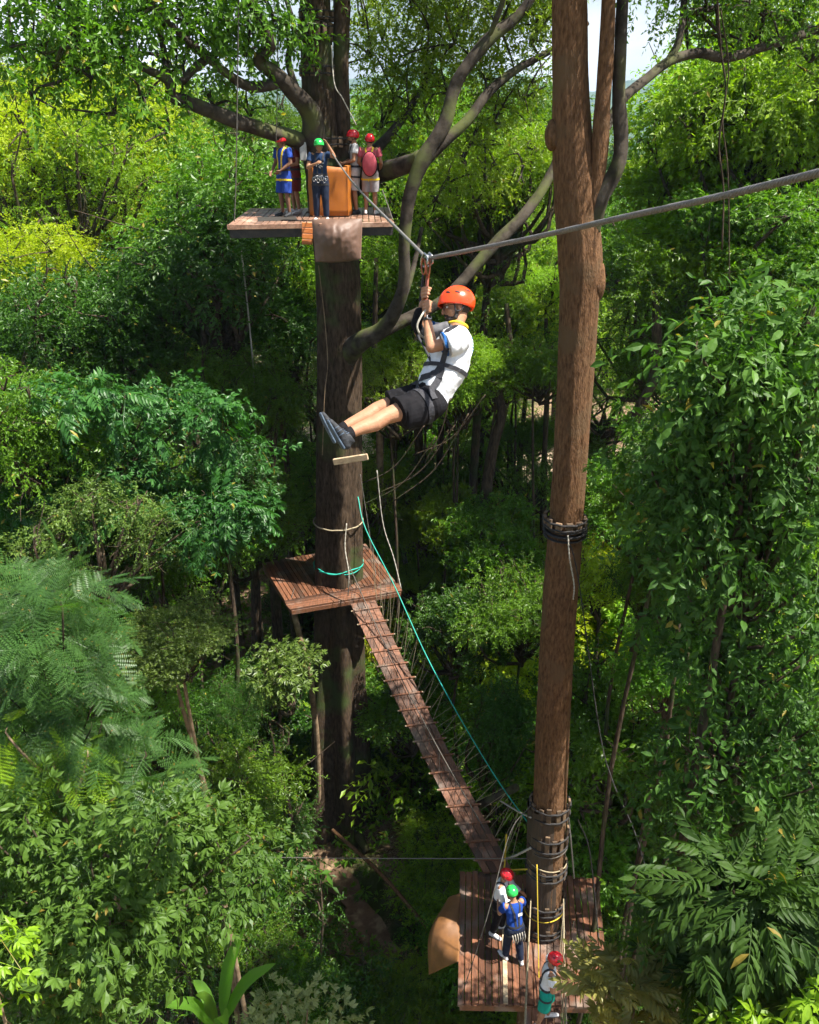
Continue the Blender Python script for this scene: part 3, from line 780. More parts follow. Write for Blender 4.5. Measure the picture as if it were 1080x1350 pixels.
LIMBS_R = [
 [(790, 190, 12.5, 10), (806, 156, 13.0, 11), (824, 127, 13.3, 13), (852, 104, 13.7, 13), (884, 80, 14.0, 13), (921, 70, 14.3, 12), (958, 76, 14.6, 11), (1006, 62, 15.0, 11), (1050, 48, 15.3, 11), (1085, 36, 15.6, 10), (1150, 0, 16, 8)],
 [(880, 84, 14.0, 10), (894, 58, 14.1, 10), (899, 35, 14.2, 9), (902, 0, 14.4, 8), (906, -60, 14.6, 6)],
 [(900, 16, 14.3, 8), (925, 14, 14.5, 8), (961, 9, 14.8, 8), (990, 12, 15, 8), (1020, 20, 15.2, 8), (1050, 32, 15.4, 7), (1085, 40, 15.6, 6)],
 [(955, 77, 14.6, 6), (947, 40, 14.4, 5), (945, 5, 14.3, 4)],
]
add_limbs(RT, LIMBS_R, BARK_LIMB)
rt_l = [(930, 5, 14.6, .5), (970, 20, 15, .5), (1010, 5, 15, .55), (1050, 15, 15.4, .5), (1080, 30, 15.6, .5), (990, 45, 15.2, .35), (1030, 60, 15.6, .35), (940, 40, 14.8, .25), (1070, 70, 15.8, .4), (905, 30, 14.6, .25),
        (900, -60, 14.6, .9), (1000, -60, 15, .9), (1100, -40, 15.6, .9), (820, -120, 12.6, 1.0), (700, -180, 12.5, 1.2), (900, -200, 12.2, 1.3), (780, -320, 12, 1.5), (1050, -160, 14, 1.2), (1180, -80, 15, 1.1)]
big_crown(RT, rt_l, SP_ALT_S, 11, L_MID, 93, scale=(.8, 1.1), inner=.1, top_bias=.1)
wrap(RT, 'strap_ring', 745, 686, RTY, 49, 12, .17, (.10, .05), BLOCK_WOOD, STRAP)
mb = MB(); c_ = P(745, 700, RTY) - RT.location; r_ = wpx(700, RTY, 48)
for dz, tr_ in ((.02, .045), (.10, .04), (-.06, .03)):
    mb.tube([c_ + Vector((math.cos(2*math.pi*k/36), math.sin(2*math.pi*k/36), 0))*(r_+.02) + Vector((0, 0, dz)) for k in range(37)], tr_, 6, caps=False, squash=.5)
mb.build('strap_band', STRAP, RT, smooth=True, loc=(0, 0, 0))
for py, n, h in ((1062, 14, .36), (1100, 14, .42), (1140, 14, .30), (1185, 12, .25), (1215, 12, .22)):
    x_ = 725 - (py-1062)*.055
    wrap(RT, 'strap_ring', x_, py, RTY, 47, n, h, (.085, .04), BLOCK_WOOD, STRAP, jit=.05)
mb = MB()
c1 = P(718, 1100, RTY) - RT.location; c0 = P(715, 1225, RTY) - RT.location
for k in range(64):
    z0 = k/64; c = c0.lerp(c1, z0); rr = wpx(1150, RTY, 51)
mb.tube([c0.lerp(c1, t) for t in (0, .25, .5, .75, 1, 1.3)], wpx(1150, RTY, 46), 40, fn=lambda th, k, p: 1+.02*math.sin(12*th)+.02*math.sin(30*k), caps=False)
mb.build('protective_sleeve', solid('dark_wet_wrap', (0.022, 0.016, 0.012), (0.05, 0.032, 0.02), rough=0.7, scale=6, stretch=(4, 4, .6), bump=.5), RT, smooth=True, loc=(0, 0, 0))
for py, m_, tl in ((1195, ROPE_YEL, .05), (1130, ROPE_TAN, -.04), (1140, ROPE_DK, .07), (1112, ROPE_DK, .03)):
    c = P(725 - (py-1062)*.055, py, RTY) - RT.location; rr = wpx(py, RTY, 47)+.035
    mb = MB(); mb.tube([c + Vector((math.cos(2*math.pi*k/36)*rr, math.sin(2*math.pi*k/36)*rr, tl*math.cos(2*math.pi*k/36))) for k in range(37)], .011, 6, caps=False); mb.build('rope_ring', m_, RT, smooth=True, loc=(0, 0, 0))

# ------------------------------------------------------------------ decks
def deck(root, FL, FR, BR, BL, n, th=.05, gap=.008, name='decking', mat_=WOOD, cut=None, hole=None, segs=1):
    """Planks running front to back between two edges; hole = (centre, radius) left free for a trunk."""
    mb = MB(); W = (FR-FL).length
    for k in range(n):
        a0, a1 = k/n, (k+1)/n
        g = gap/W
        def at(t, s): return FL.lerp(FR, t).lerp(BL.lerp(BR, t), s)
        tm = (a0+a1)/2
        cuts = [0, 1]
        if hole:
            hs = [s for s in np.linspace(0, 1, 81) if (at(tm, s).xy - hole[0].xy).length < hole[1]]
            if hs: cuts = [0, min(hs), max(hs), 1]
        e0, e1 = R.uniform(-.01, .008), R.uniform(-.01, .012)
        for s0, s1 in zip(cuts[::2], cuts[1::2]):
            s0_, s1_ = s0 + (e0 if s0 == 0 else 0), s1 + (e1 if s1 == 1 else 0)
            q = [at(a0+g, s0_), at(a1-g, s0_), at(a1-g, s1_), at(a0+g, s1_)]
            dz = R.uniform(-.004, .004)
            V = [p + Vector((0, 0, dz)) for p in q] + [p + Vector((0, 0, dz-th)) for p in q]
            mb.add(V, [(0, 1, 2, 3), (7, 6, 5, 4), (0, 4, 5, 1), (1, 5, 6, 2), (2, 6, 7, 3), (3, 7, 4, 0)])
    return mb.build(name, mat_, root, bevel=.004)

def frame(root, FL, FR, BR, BL, drop, w=.08, h=.14, n=3, mat_=STEEL_DARK, inset=.03):
    mb = MB(); d = Vector((0, 0, -drop))
    c = (FL+FR+BR+BL)/4; ins = lambda p: p.lerp(c, inset) + d
    a, b, c2, e = map(ins, (FL, FR, BR, BL))
    mb.bar(a, b, w, h); mb.bar(e, c2, w, h)
    for k in range(n):
        t = k/(n-1); mb.bar(a.lerp(b, t) + Vector((0, w*.6, -.004)), e.lerp(c2, t) + Vector((0, -w*.6, -.004)), w*.8, h*.9)
    return mb.build('joist', mat_, root, bevel=.006)

# upper platform
UZ = 19.18
FL, FR = Vector((-3.78, 18.95, UZ)), Vector((-.33, 19.55, UZ)); BR, BL = Vector((-.52, 23.5, UZ)), Vector((-4.0, 23.1, UZ))
UP = empty('upper_platform', (FL+FR+BR+BL)/4, 'high wooden platform round the mossy trunk where the waiting people stand', 'platform')
UP.location.z = UZ
lt_at = lambda z: min(pts_lt, key=lambda p: abs(p.z-z))
pts_lt = axis_pts(LT_ROWS, 220)[0]
deck(UP, FL, FR, BR, BL, 26, mat_=WOOD_UP, hole=(lt_at(UZ), .62))
frame(UP, FL, FR, BR, BL, .17, h=.2, n=4)
mb = MB(); mb.bar(FL+Vector((0, -.03, -.04)), FR+Vector((0, -.03, -.04)), .045, .1); mb.build('edge_board', WOOD_UP, UP, bevel=.005)
h0 = PZ(362, 287, UZ+.012); d_ = (FR-FL).normalized()
mb = MB(); mb.box(Vector((-2.93, 20.3, UZ-.002)), (.86, .95, .016), Matrix.Rotation(math.atan2(d_.y, d_.x), 3, 'Z')); mb.build('hatch', DARK_HOLE, UP, bevel=.004)
mb = MB()
for k in range(4): mb.bar(P(398, 296+k*7.5, 18.95), P(412, 296.5+k*7.5, 19.0), .06, .10)
mb.build('ladder_board', WOOD_ORANGE, UP, bevel=.006)
mb = MB()
for x, y, y2 in ((438, 296, 0),):
    mb.bar(P(x, 291, 19.3), P(x-1, 296, 18.7), .5, .045)
mb.build('take_off_step', WOOD_UP, UP, bevel=.006)

def pad(corners, thick, bulge, nu, nv, wr, name, mat_, label, cat, seed=0, sag=0.0, back=Vector((0, 1, 0))):
    """Cushion-like closed sheet between four corners (tl, tr, br, bl) with wrinkles."""
    tl, tr, br, bl = corners; V = []; F = []
    n_ = (tr-tl).cross(bl-tl).normalized()
    if n_.dot(back) > 0: n_ = -n_
    for side in (1, -1):
        for j in range(nv+1):
            for i in range(nu+1):
                u, v = i/nu, j/nv
                p = tl.lerp(tr, u).lerp(bl.lerp(br, u), v)
                e = (math.sin(math.pi*u)**.45)*(math.sin(math.pi*min(1, v*.97+.015))**.4)
                w = wr*(mnoise.noise(Vector((u*5+seed, v*3.2, 1.3*side))) + .6*mnoise.noise(Vector((u*11+v*5, v*7-u*4, seed)))) + wr*.8*abs(mnoise.noise(Vector((u*3+v*2.5, v*1.5-u, seed+4))))
                w += wr*1.6*v*(.5-abs(mnoise.noise(Vector((u*6.5+seed+.5*math.sin(v*3), v*1.1, seed+9)))))*(1 if side > 0 else 0)
                q = p + n_*side*(thick*.5*e + (bulge*math.sin(math.pi*u)*math.sin(math.pi*v**.8) if side > 0 else 0)) + n_*w*e
                q += Vector((0, 0, -sag*math.sin(math.pi*u)*v*v + .03*mnoise.noise(Vector((u*6, seed, v)))*v))
                V.append(q)
    m = (nu+1)*(nv+1)
    for j in range(nv):
        for i in range(nu):
            a = j*(nu+1)+i; F.append((a, a+nu+1, a+nu+2, a+1)); F.append((m+a, m+a+1, m+a+nu+2, m+a+nu+1))
    for i in range(nu):
        F.append((i, i+1, m+i+1, m+i)); a = nv*(nu+1)+i; F.append((a+1, a, m+a, m+a+1))
    for j in range(nv):
        a = j*(nu+1); F.append((a+nu+1, a, m+a, m+a+nu+1)); a += nu; F.append((a, a+nu+1, m+a+nu+1, m+a))
    mb = MB(); mb.add(V, F)
    o = mb.build(name, mat_, smooth=True)
    return tag(o, label, cat)
pad([P(411, 289, 18.85), P(478, 288, 18.95), P(476, 341, 18.72), P(416, 345, 18.62)], .2, .26, 60, 48, .028, 'tarpaulin', TARP_BROWN, 'brown wrinkled vinyl cover hanging over the front edge of the upper platform', 'tarpaulin', seed=2, sag=.04)

def crash_mat():
    c = lt_at(UZ+.6); z0 = UZ+.03; z1 = P(430, 219, 20.9).z
    mb = MB(); V = []; F = []
    xl, xr = P(409, 250, 20.75).x, P(460, 250, 20.75).x; yf = 20.75
    prof = [(xl-.10, 21.6), (xl-.06, 20.95), (xl+.02, yf+.02), (xl+.10, yf-.04), ((xl+xr)/2, yf-.07), (xr-.08, yf-.03), (xr, yf+.06), (xr+.03, 21.6)]
    pr = catmull([(a, b, 0) for a, b in prof], 40)
    for layer in (0, 1):
        for j in range(9):
            t = j/8
            for i, p in enumerate(pr):
                d = (pr[min(i+1, 40)]-pr[max(i-1, 0)]).normalized(); n_ = Vector((d.y, -d.x, 0))
                q = p + n_*(.0 if layer == 0 else -.09) + n_*.016*mnoise.noise(Vector((i*.3, t*4, layer)))
                V.append((q.x, q.y, z0 + (z1-z0)*t + (.02*math.sin(i*.4) if j == 8 else 0)))
    m = 9*41
    for j in range(8):
        for i in range(40):
            a = j*41+i; F.append((a, a+1, a+42, a+41)); F.append((m+a, m+a+41, m+a+42, m+a+1))
    for i in range(40):
        a = 8*41+i; F.append((a, a+1, m+a+1, m+a)); F.append((i+1, i, m+i, m+i+1))
    for j in range(8):
        a = j*41; F.append((a, a+41, m+a+41, m+a)); a += 40; F.append((a+41, a, m+a, m+a+41))
    mb.add(V, F); return tag(mb.build('crash_mat', MAT_ORANGE, smooth=True), 'orange crash mat wrapped round the trunk behind the green helmeted guide', 'crash mat')
crash_mat()
e = empty('junction_box', P(400, 199, 21.2), 'pale grey plastic box fixed to the trunk beside the guide', 'box')
mb = MB(); mb.box((0, 0, 0), (.155, .12, .40)); mb.build('box', PLASTIC_GREY, e, bevel=.015, loc=(0, 0, 0))
mb = MB(); mb.box((0, -.068, 0), (.135, .014, .37)); mb.build('lid', PLASTIC_GREY, e, bevel=.006, loc=(0, 0, 0))

# middle platform
MZ = 9.3
g = lambda x, y: PZ(x, y, MZ)
FL, FR, BR, BL = g(382, 803), g(531, 778), g(483, 717), g(345, 742)
MP = empty('middle_platform', (FL+FR+BR+BL)/4, 'reddish square plank platform halfway up the mossy trunk above the sloping bridge', 'platform')
s_ = .18
deck(MP, FL.lerp(BL, s_), FR.lerp(BR, s_), BR, BL, 28, hole=(lt_at(MZ), .62))
deck(MP, FL, FL.lerp(BL, s_-.006), FR.lerp(BR, s_-.006), FR, 5, name='edge_decking')
frame(MP, FL, FR, BR, BL, .13, h=.13, n=4, mat_=WOOD)
# lower platform
LZ = 6.6
g = lambda x, y: PZ(x, y, LZ)
FL, FR, BR, BL = g(603, 1323), g(806, 1327), g(789, 1157), g(606, 1148)
rt_pts = axis_pts(RT_ROWS, 240)[0]
rt_at = lambda z: min(rt_pts, key=lambda p: abs(p.z-z))
LP = empty('lower_platform', (FL+FR+BR+BL)/4, 'lowest red plank platform around the wrapped trunk where three climbers stand', 'platform')
deck(LP, FL, FR, BR, BL, 22, hole=(rt_at(LZ), .42))
frame(LP, FL, FR, BR, BL, .13, h=.14, n=4, mat_=WOOD)
mb = MB()
for k in range(4): 
    a = FL.lerp(FR, .20+.012*k); b = BL.lerp(BR, .20+.012*k)
mb.bar(FL.lerp(FR, .315)+Vector((0, 0, .012)), BL.lerp(BR, .315)+Vector((0, 0, .012)), .085, .03); mb.build('pale_board', WOOD_PALE, LP, bevel=.004)

# tarpaulin bundle beside the lowest platform

# walkway leaving the lowest platform towards the camera
a0, a1 = PZ(696, 1238, LZ+.06), PZ(738, 1238, LZ+.06); b0, b1 = PZ(688, 1420, LZ-.2), PZ(742, 1420, LZ-.2)
WK = empty('plank_walkway', (a0+a1)/2, 'narrow plank walkway with rope sides leaving the lowest platform at the bottom', 'walkway')
deck(WK, b0, b1, a1, a0, 5, th=.05)
mb = MB()
for s, (p, q) in ((-1, (a0, b0)), (1, (a1, b1))):
    mb.tube(catmull([p+Vector((0, 0, 1.05)), p.lerp(q, .5)+Vector((0, 0, .9)), q+Vector((0, 0, 1.0))], 10), .012, 5)
    for k in range(7):
        x = p.lerp(q, (k+.5)/7.5); mb.tube([x, x+Vector((0, 0, .95)), p.lerp(q, (k+1)/7.5)], .006, 4, caps=False)
mb.build('side_rope', ROPE_TAN, WK, smooth=True)

# ------------------------------------------------------------------ sloping plank bridge
BZ0, BZ1 = MZ-.06, LZ+.10
bl0, br0 = PZ(462, 796, BZ0), PZ(495, 791, BZ0); bl1, br1 = PZ(637, 1150, BZ1), PZ(676, 1148, BZ1)
BR_ = empty('plank_bridge', (bl0+br0)/2, 'sloping reddish plank bridge with rope netting between the middle and lowest platforms', 'bridge')
def sagp(p, q, t, s=.16): return p.lerp(q, t) + Vector((0, 0, -s*math.sin(math.pi*t)))
mb = MB(); N_ = 26
for k in range(4):                              # long boards
    for i in range(N_):
        if i % 9 == (k*4) % 9 and i: g0 = .12
        else: g0 = 0
        t0, t1 = (i+g0*.05)/N_, (i+1)/N_
        q = []
        for t in (t0, t1):
            L_, R_ = sagp(bl0, bl1, t), sagp(br0, br1, t)
            q += [L_.lerp(R_, k/4+.012), L_.lerp(R_, (k+1)/4-.012)]
        th = Vector((0, 0, -.04))
        V = [q[0], q[1], q[3], q[2]]; V = V + [v+th for v in V]
        mb.add(V, [(0, 1, 2, 3), (7, 6, 5, 4), (0, 4, 5, 1), (1, 5, 6, 2), (2, 6, 7, 3), (3, 7, 4, 0)])
mb.build('decking', WOOD, BR_)
for i in range(17):
    t = (i+.6)/17.2; L_, R_ = sagp(bl0, bl1, t)+Vector((0, 0, .022)), sagp(br0, br1, t)+Vector((0, 0, .022)); d = (R_-L_).normalized()
    mb = MB(); mb.bar(L_-d*.05, R_+d*.05, .045, .04); b = mb.build('batten', WOOD, BR_, bevel=.006)
    for e_ in (L_-d*.065, R_+d*.065):
        mb = MB(); mb.box(e_, (.04, .04, .04), Matrix.Rotation(.5, 3, 'Z')); mb.build('knot', ROPE_TAN, b, bevel=.012)
hl = [P(472, 655, 21.3), P(482, 697, 20.7), P(520, 772, 19.7), P(560, 860, 18.4), P(600, 935, 17.2), P(640, 1003, 16.0), P(668, 1046, 15.0), P(698, 1087, 13.3)]
hpts = catmull(hl, 48)
mb = MB(); mb.tube(hpts, .013, 6); mb.build('hand_rope', ROPE_GREEN, BR_, smooth=True)
ll = [sagp(bl0, bl1, t) + Vector((0, 0, 1.0 + .15*(2*t-1)**2)) for t in np.linspace(0, 1, 30)]
mb = MB(); mb.tube(ll, .012, 6)
mb.tube([p + Vector((.02, 0, -.03)) for p in hpts], .008, 5)
mb.build('hand_rope', ROPE_DK, BR_, smooth=True)
def nearest(plist, p): return min(plist, key=lambda q: (q.xy - p.xy).length)
mb = MB()
for i in range(34):
    t = (i+.5)/34
    R_ = sagp(br0, br1, t)
    up_ = nearest(hpts, R_)
    up2 = nearest(hpts, sagp(br0, br1, min(1, t+.035)))
    mb.tube([R_, up_], .006, 4, caps=False) if i % 2 == 0 else None
    mb.tube([R_, up2], .005, 4, caps=False)
mb.build('netting', ROPE_TAN, BR_)
mb = MB()
for i in range(30):
    t = (i+.5)/30; L_ = sagp(bl0, bl1, t)
    mb.tube([L_, nearest(ll, L_)], .0045, 4, caps=False) if i % 3 == 0 else None
    mb.tube([L_, nearest(ll, sagp(bl0, bl1, min(1, t+.04)))], .004, 4, caps=False)
mb.build('netting', ROPE_DK, BR_)

# ------------------------------------------------------------------ loose ropes, poles, vines
def line(name, pts, r, m, label, cat, n=24, sides=6, sag=None, group=None, chain=0):
    p = catmull([P(*q) for q in pts], n)
    if sag: p = [q + Vector((0, 0, -sag*math.sin(math.pi*i/n))) for i, q in enumerate(p)]
    mb = MB(); rr = [r*(1+(.35*math.sin(i*2.4) if chain else 0)) for i in range(n+1)]
    mb.tube(p, rr, sides); o = mb.build(name, m, smooth=True)
    return tag(o, label, cat, group)
line('steel_cable', [(140, 1127, 15.5), (400, 1131, 14.2), (640, 1132, 12.9), (712, 1132, 12.2)], .009, STEEL, 'thin steel cable running level from the wrapped trunk to the left foliage', 'cable')
line('wooden_pole', [(438, 1094, 19.2), (500, 1150, 18.2), (563, 1222, 17.0)], .055, BARK_RED, 'reddish fallen pole lying slanted near the foot of the mossy tree', 'pole')
line('log', [(632, 1061, 15.5), (657, 1050, 15.3), (681, 1038, 15.0)], .085, BARK_LIMB, 'short grey log tied beside the rope netting', 'log', sides=12)
line('liana', [(387, 806, 20.6), (398, 850, 20.7), (409, 890, 20.8), (413, 930, 21.0), (418, 975, 21.2), (421, 1060, 21.3), (424, 1100, 21.3)], .085, TWIG, 'pale brown liana dropping from the left corner of the middle platform', 'liana', sides=10)
line('liana', [(420, 350, 21.2), (428, 420, 21.3), (432, 480, 21.35), (428, 520, 21.3), (425, 600, 21.3)], .012, TWIG, 'thin grey vine lying against the mossy trunk below the brown cover', 'liana')
line('liana', [(318, 330, 24), (326, 400, 24), (335, 500, 24), (338, 600, 24), (345, 720, 24)], .022, ROPE_W, 'pale thin vine hanging below the left end of the upper platform', 'liana')
line('liana', [(945, -20, 13.6), (950, 60, 13.6), (957, 120, 13.6), (948, 190, 13.6), (954, 250, 13.6), (952, 330, 13.6)], .014, BARK_DARK, 'dark twisted vine hanging in front of the layered trees at the upper right', 'liana')
line('liana', [(950, 10, 13.8), (961, 90, 13.8), (953, 160, 13.8), (960, 230, 13.8), (962, 380, 13.8)], .010, BARK_DARK, 'thinner dark vine beside the twisted one at the upper right', 'liana')
line('rope', [(437, 60, 21.2), (441, 110, 20.9), (452, 130, 20.9), (470, 165, 20.9)], .012, ROPE_W, 'pale rope hanging between the two upper stems of the mossy tree', 'rope')
line('rope', [(315, -20, 19.1), (313, 120, 19.1), (311, 240, 19.05), (309, 292, 19.0)], .012, ROPE_DK, 'dark suspension rope at the left front corner of the upper platform', 'rope', chain=1, n=60)
line('rope', [(367, -20, 20.6), (366, 90, 20.6), (364, 190, 20.6)], .010, ROPE_DK, 'dark rope hanging beside the mossy limb above the blue shirted person', 'rope')
line('rope', [(504, 250, 20.2), (512, 272, 19.9), (518, 290, 19.5)], .012, ROPE_DK, 'dark rope at the right front corner of the upper platform', 'rope')
line('rope', [(745, 700, 12.1), (762, 760, 12.0), (790, 960, 11.6), (808, 1030, 11.2), (838, 1100, 10.6), (864, 1190, 9.8)], .009, STRAP, 'black rope slanting from the strapped trunk down to the large fronds', 'rope', chain=1, n=80)
line('rope', [(749, 706, 12.05), (751, 735, 12.0), (757, 770, 12.0), (756, 790, 12.0)], .011, ROPE_W, 'pale short rope hanging from the strap on the bare trunk', 'rope', chain=1, n=40)
line('rope', [(748, 1060, 12.6), (753, 1110, 12.6), (757, 1158, 12.9)], .016, ROPE_W, 'off white rope holding the right side of the lowest platform', 'rope')
line('rope', [(762, 1080, 12.6), (778, 1125, 12.5), (790, 1240, 11.9)], .012, ROPE_DK, 'dark knotted rope along the right side of the lowest platform', 'rope', chain=1, n=60)
line('rope', [(700, 1062, 12.3), (672, 1100, 12.0), (642, 1210, 11.2), (607, 1318, 10.9)], .008, ROPE_DK, 'dark rope crossing the left half of the lowest platform', 'rope', chain=1, n=90)
line('rope', [(700, 1078, 12.2), (683, 1070, 13.2), (660, 1056, 14.6)], .016, ROPE_W, 'pale thick rope joining the netting to the bare trunk', 'rope')
line('rope', [(700, 1118, 12.2), (680, 1128, 12.6), (662, 1135, 13.2)], .022, ROPE_W, 'twisted pale rope at the bridge end beside the wrapped trunk', 'rope', chain=1, n=30)
line('rope', [(668, 1100, 12.7), (666, 1135, 12.9), (668, 1146, 12.8), (695, 1146, 12.2)], .016, ROPE_YEL, 'yellow rope at the foot of the bridge by the white shirted climber', 'rope')
line('rope', [(708, 1140, 11.9), (710, 1260, 11.5), (712, 1350, 10.9)], .010, ROPE_YEL, 'yellow rope hanging straight in front of the wrapped trunk', 'rope')
line('rope', [(757, 1215, 12.4), (750, 1240, 12.3), (738, 1200, 12.2)], .010, ROPE_TAN, 'slack tan rope coiled at the right of the wrapped trunk', 'rope')
line('rope', [(457, 690, 21.2), (455, 722, 21.0), (460, 755, 20.7), (459, 785, 20.6)], .014, ROPE_W, 'white rope hanging along the front of the trunk above the middle platform', 'rope', chain=1, n=40)
line('rope', [(497, 620, 21.5), (505, 690, 21.4), (519, 735, 21.2), (529, 776, 20.9)], .013, ROPE_W, 'pale suspension rope at the right corner of the middle platform', 'rope', chain=1, n=50)
line('rope', [(475, 625, 21.5), (492, 735, 21.0), (496, 760, 20.6)], .010, ROPE_DK, 'dark suspension rope in the middle of the middle platform', 'rope', chain=1, n=50)
line('rope', [(388, 775, 21.0), (384, 790, 20.8), (382, 802, 20.6)], .012, ROPE_DK, 'short dark rope at the left front corner of the middle platform', 'rope')
for k, (x0, y0, x1, y1, Y) in enumerate([(560, 560, 470, 640, 23), (575, 575, 480, 665, 23.2), (600, 560, 500, 650, 23.4), (618, 545, 520, 660, 23.6), (640, 520, 545, 600, 23.8), (600, 480, 560, 610, 23.5)]):
    line('liana', [(x0, y0, Y), ((x0+x1)/2+4, (y0+y1)/2+16, Y), (x1, y1, Y)], .018, BARK_DARK, 'dark thin liana sagging below the rider between the two big trunks', 'liana', group='lianas under the rider')

# slim dark trunks between the big ones
def slim(rows, label, m=BARK_DARK, sides=10):
    a = P(*rows[0][:3]); g_ = ground_z(a.x, a.y) - .1
    e = empty('slim_tree', (a.x, a.y, g_), label, 'tree')
    mb = MB(); pts, rad = axis_pts(rows, 30)
    if a.z > g_+.3: pts = [Vector((a.x, a.y, g_))] + pts; rad = [rad[0]*1.2] + rad
    mb.tube(pts, rad, sides, lambda th, k, p: 1+.12*math.sin(2*th+11*k)+.1*mnoise.noise(p*1.7)); mb.build('trunk', m, e, smooth=True)
    top = pts[-1]; rng = seed_rng(int(a.x*100) % 977); lm = [(np.array(top - e.location) + rng.normal(size=3)*.55, .45) for _ in range(5)]
    V, F, Tn = crown_arrays(rng, lm, SP_ALT_S, 9, inner=.1)
    link_mesh('crown', tri_mesh('crown', V, F, Tn), [L_MID], e, loc=(0, 0, 0))
    return e
slim([(636, 690, 25, 14), (642, 640, 25, 14), (650, 590, 25, 15), (662, 545, 25, 13), (656, 510, 25.2, 11), (672, 470, 25.4, 9), (668, 400, 25.6, 7)], 'crooked mossy dark trunk standing between the rider and the bare tree')
slim([(716, 700, 27, 8), (718, 600, 27, 8), (722, 500, 27, 7), (720, 420, 27, 6)], 'thin straight dark trunk just left of the bare tree')
slim([(885, 700, 22, 11), (868, 640, 22, 14), (845, 600, 22, 14), (838, 550, 22, 14), (862, 500, 22, 13), (866, 440, 22, 12), (864, 380, 22, 9)], 'curving dark trunk right of the bare tree', sides=12)
slim([(868, 640, 22.2, 9), (876, 590, 22.3, 10), (905, 520, 22.5, 9), (925, 470, 22.6, 8), (930, 420, 22.7, 6)], 'dark forking trunk behind the curving one on the right')
slim([(360, 720, 25, 10), (345, 690, 25, 12), (300, 620, 25, 10), (285, 580, 25, 7)], 'leaning dark trunk left of the big tree behind the middle platform')
slim([(356, 720, 26, 9), (358, 640, 26, 9), (362, 560, 26, 8), (360, 480, 26, 6)], 'upright thin dark trunk behind the left part of the middle platform')
slim([(500, 540, 26, 9), (540, 500, 26, 8), (548, 450, 26, 6), (565, 420, 26, 5)], 'thin bent stem under the mossy curved limb', m=TWIG)
slim([(470, 560, 25, 9), (490, 500, 25, 8), (494, 440, 25, 7), (496, 340, 25, 6)], 'dark stem rising just right of the mossy trunk')
slim([(283, 1080, 14, 7), (268, 1030, 14, 7), (255, 980, 14, 6), (240, 930, 14, 5), (228, 880, 14, 3)], 'thin leaning brown stem left of the mossy tree foot', m=TWIG)

# huts at the clearing
def hut(px, py, Y, w, d, h, label, wall=PLASTER, roof=THATCH, open_=True):
    b = P(px, py, Y); gz = ground_z(b.x, b.y)
    e = empty('hut', (b.x, b.y, gz), label, 'hut', rz=-.25)
    mb = MB(); t = .12
    mb.box((-w/2, 0, h/2), (t, d, h)).box((w/2, 0, h/2), (t, d, h)).box((0, d/2-t/2, h/2), (w-t, t, h)).box((-w*.29, -d/2+t/2, h/2), (w*.42-t, t, h)).box((w*.36, -d/2+t/2, h/2), (w*.28-t, t, h)).box((w*.07, -d/2+t/2, h*.9), (w*.3, t, h*.2))
    mb.build('wall', wall, e, loc=(0, 0, 0))
    mb = MB(); rh = .9; o = .4
    V = [(-w/2-o, -d/2-o, h-.1), (w/2+o, -d/2-o, h-.1), (w/2+o, d/2+o, h-.1), (-w/2-o, d/2+o, h-.1), (-w*.3, 0, h+rh), (w*.3, 0, h+rh)]
    V += [(x, y, z-.12) for x, y, z in V]
    mb.add(V, [(0, 1, 5, 4), (1, 2, 5), (2, 3, 4, 5), (3, 0, 4), (7, 6, 10, 11), (8, 7, 11), (9, 8, 11, 10), (6, 9, 10), (0, 6, 7, 1), (1, 7, 8, 2), (2, 8, 9, 3), (3, 9, 6, 0)])
    mb.build('roof', roof, e, loc=(0, 0, 0))
    mb = MB(); mb.box((w*.07, -d/2+.14, h*.4), (w*.28, .05, h*.8)); mb.build('doorway_shade', DARK_HOLE, e, loc=(0, 0, 0))  # dark panel standing for the shade inside the open doorway
hut(798, 690, 47, 2.6, 2.4, 2.3, 'small white walled hut under a brown roof at the sandy clearing')
e = empty('water_tank', P(825, 676, 46.5), 'blue plastic tank beside the white hut at the clearing', 'tank'); e.location.z = ground_z(e.location.x, e.location.y)
mb = MB(); mb.tube([(0, 0, 0), (0, 0, .3), (0, 0, .34), (0, 0, .7), (0, 0, .74), (0, 0, 1.15), (0, 0, 1.35), (0, 0, 1.42)], [.62, .62, .58, .62, .58, .62, .42, .2], 24); mb.build('body', BLUE_TARP, e, smooth=False, loc=(0, 0, 0))
mb = MB(); mb.tube([(0, 0, 1.42), (0, 0, 1.5)], .22, 16); mb.build('lid', DARK_HOLE, e, loc=(0, 0, 0))
# ------------------------------------------------------------------ people
from mathutils.bvhtree import BVHTree
SHOP = bpy.data.scenes.new('workshop')            # a side scene in which surfaces are grown; removed at the end
SKIN = solid('skin_tan', (0.37, 0.195, 0.115), (0.30, 0.150, 0.085), rough=0.55, scale=14, spec=0.25, bump=0.12, bscale=70, detail=8)
SKIN_DK = solid('skin_brown', (0.20, 0.10, 0.06), (0.15, 0.075, 0.045), rough=0.5, scale=9)
HAIR = solid('dark_hair', (0.012, 0.009, 0.008), (0.03, 0.02, 0.015), rough=0.6, scale=60, bump=0.4)
EYE_W = solid('eye_white', (0.6, 0.58, 0.55), (0.55, 0.5, 0.48), rough=0.25)
def cloth(name, c, c2=None, rough=.85, bump=.25): return solid(name, c, c2 or tuple(x*.8 for x in c), rough=rough, scale=14, bump=bump, bscale=22, spec=.15)
C_WHITE = cloth('white_cotton', (0.68, 0.70, 0.73), (0.58, 0.60, 0.64)); C_GREYW = cloth('pale_grey_cotton', (0.50, 0.50, 0.51))
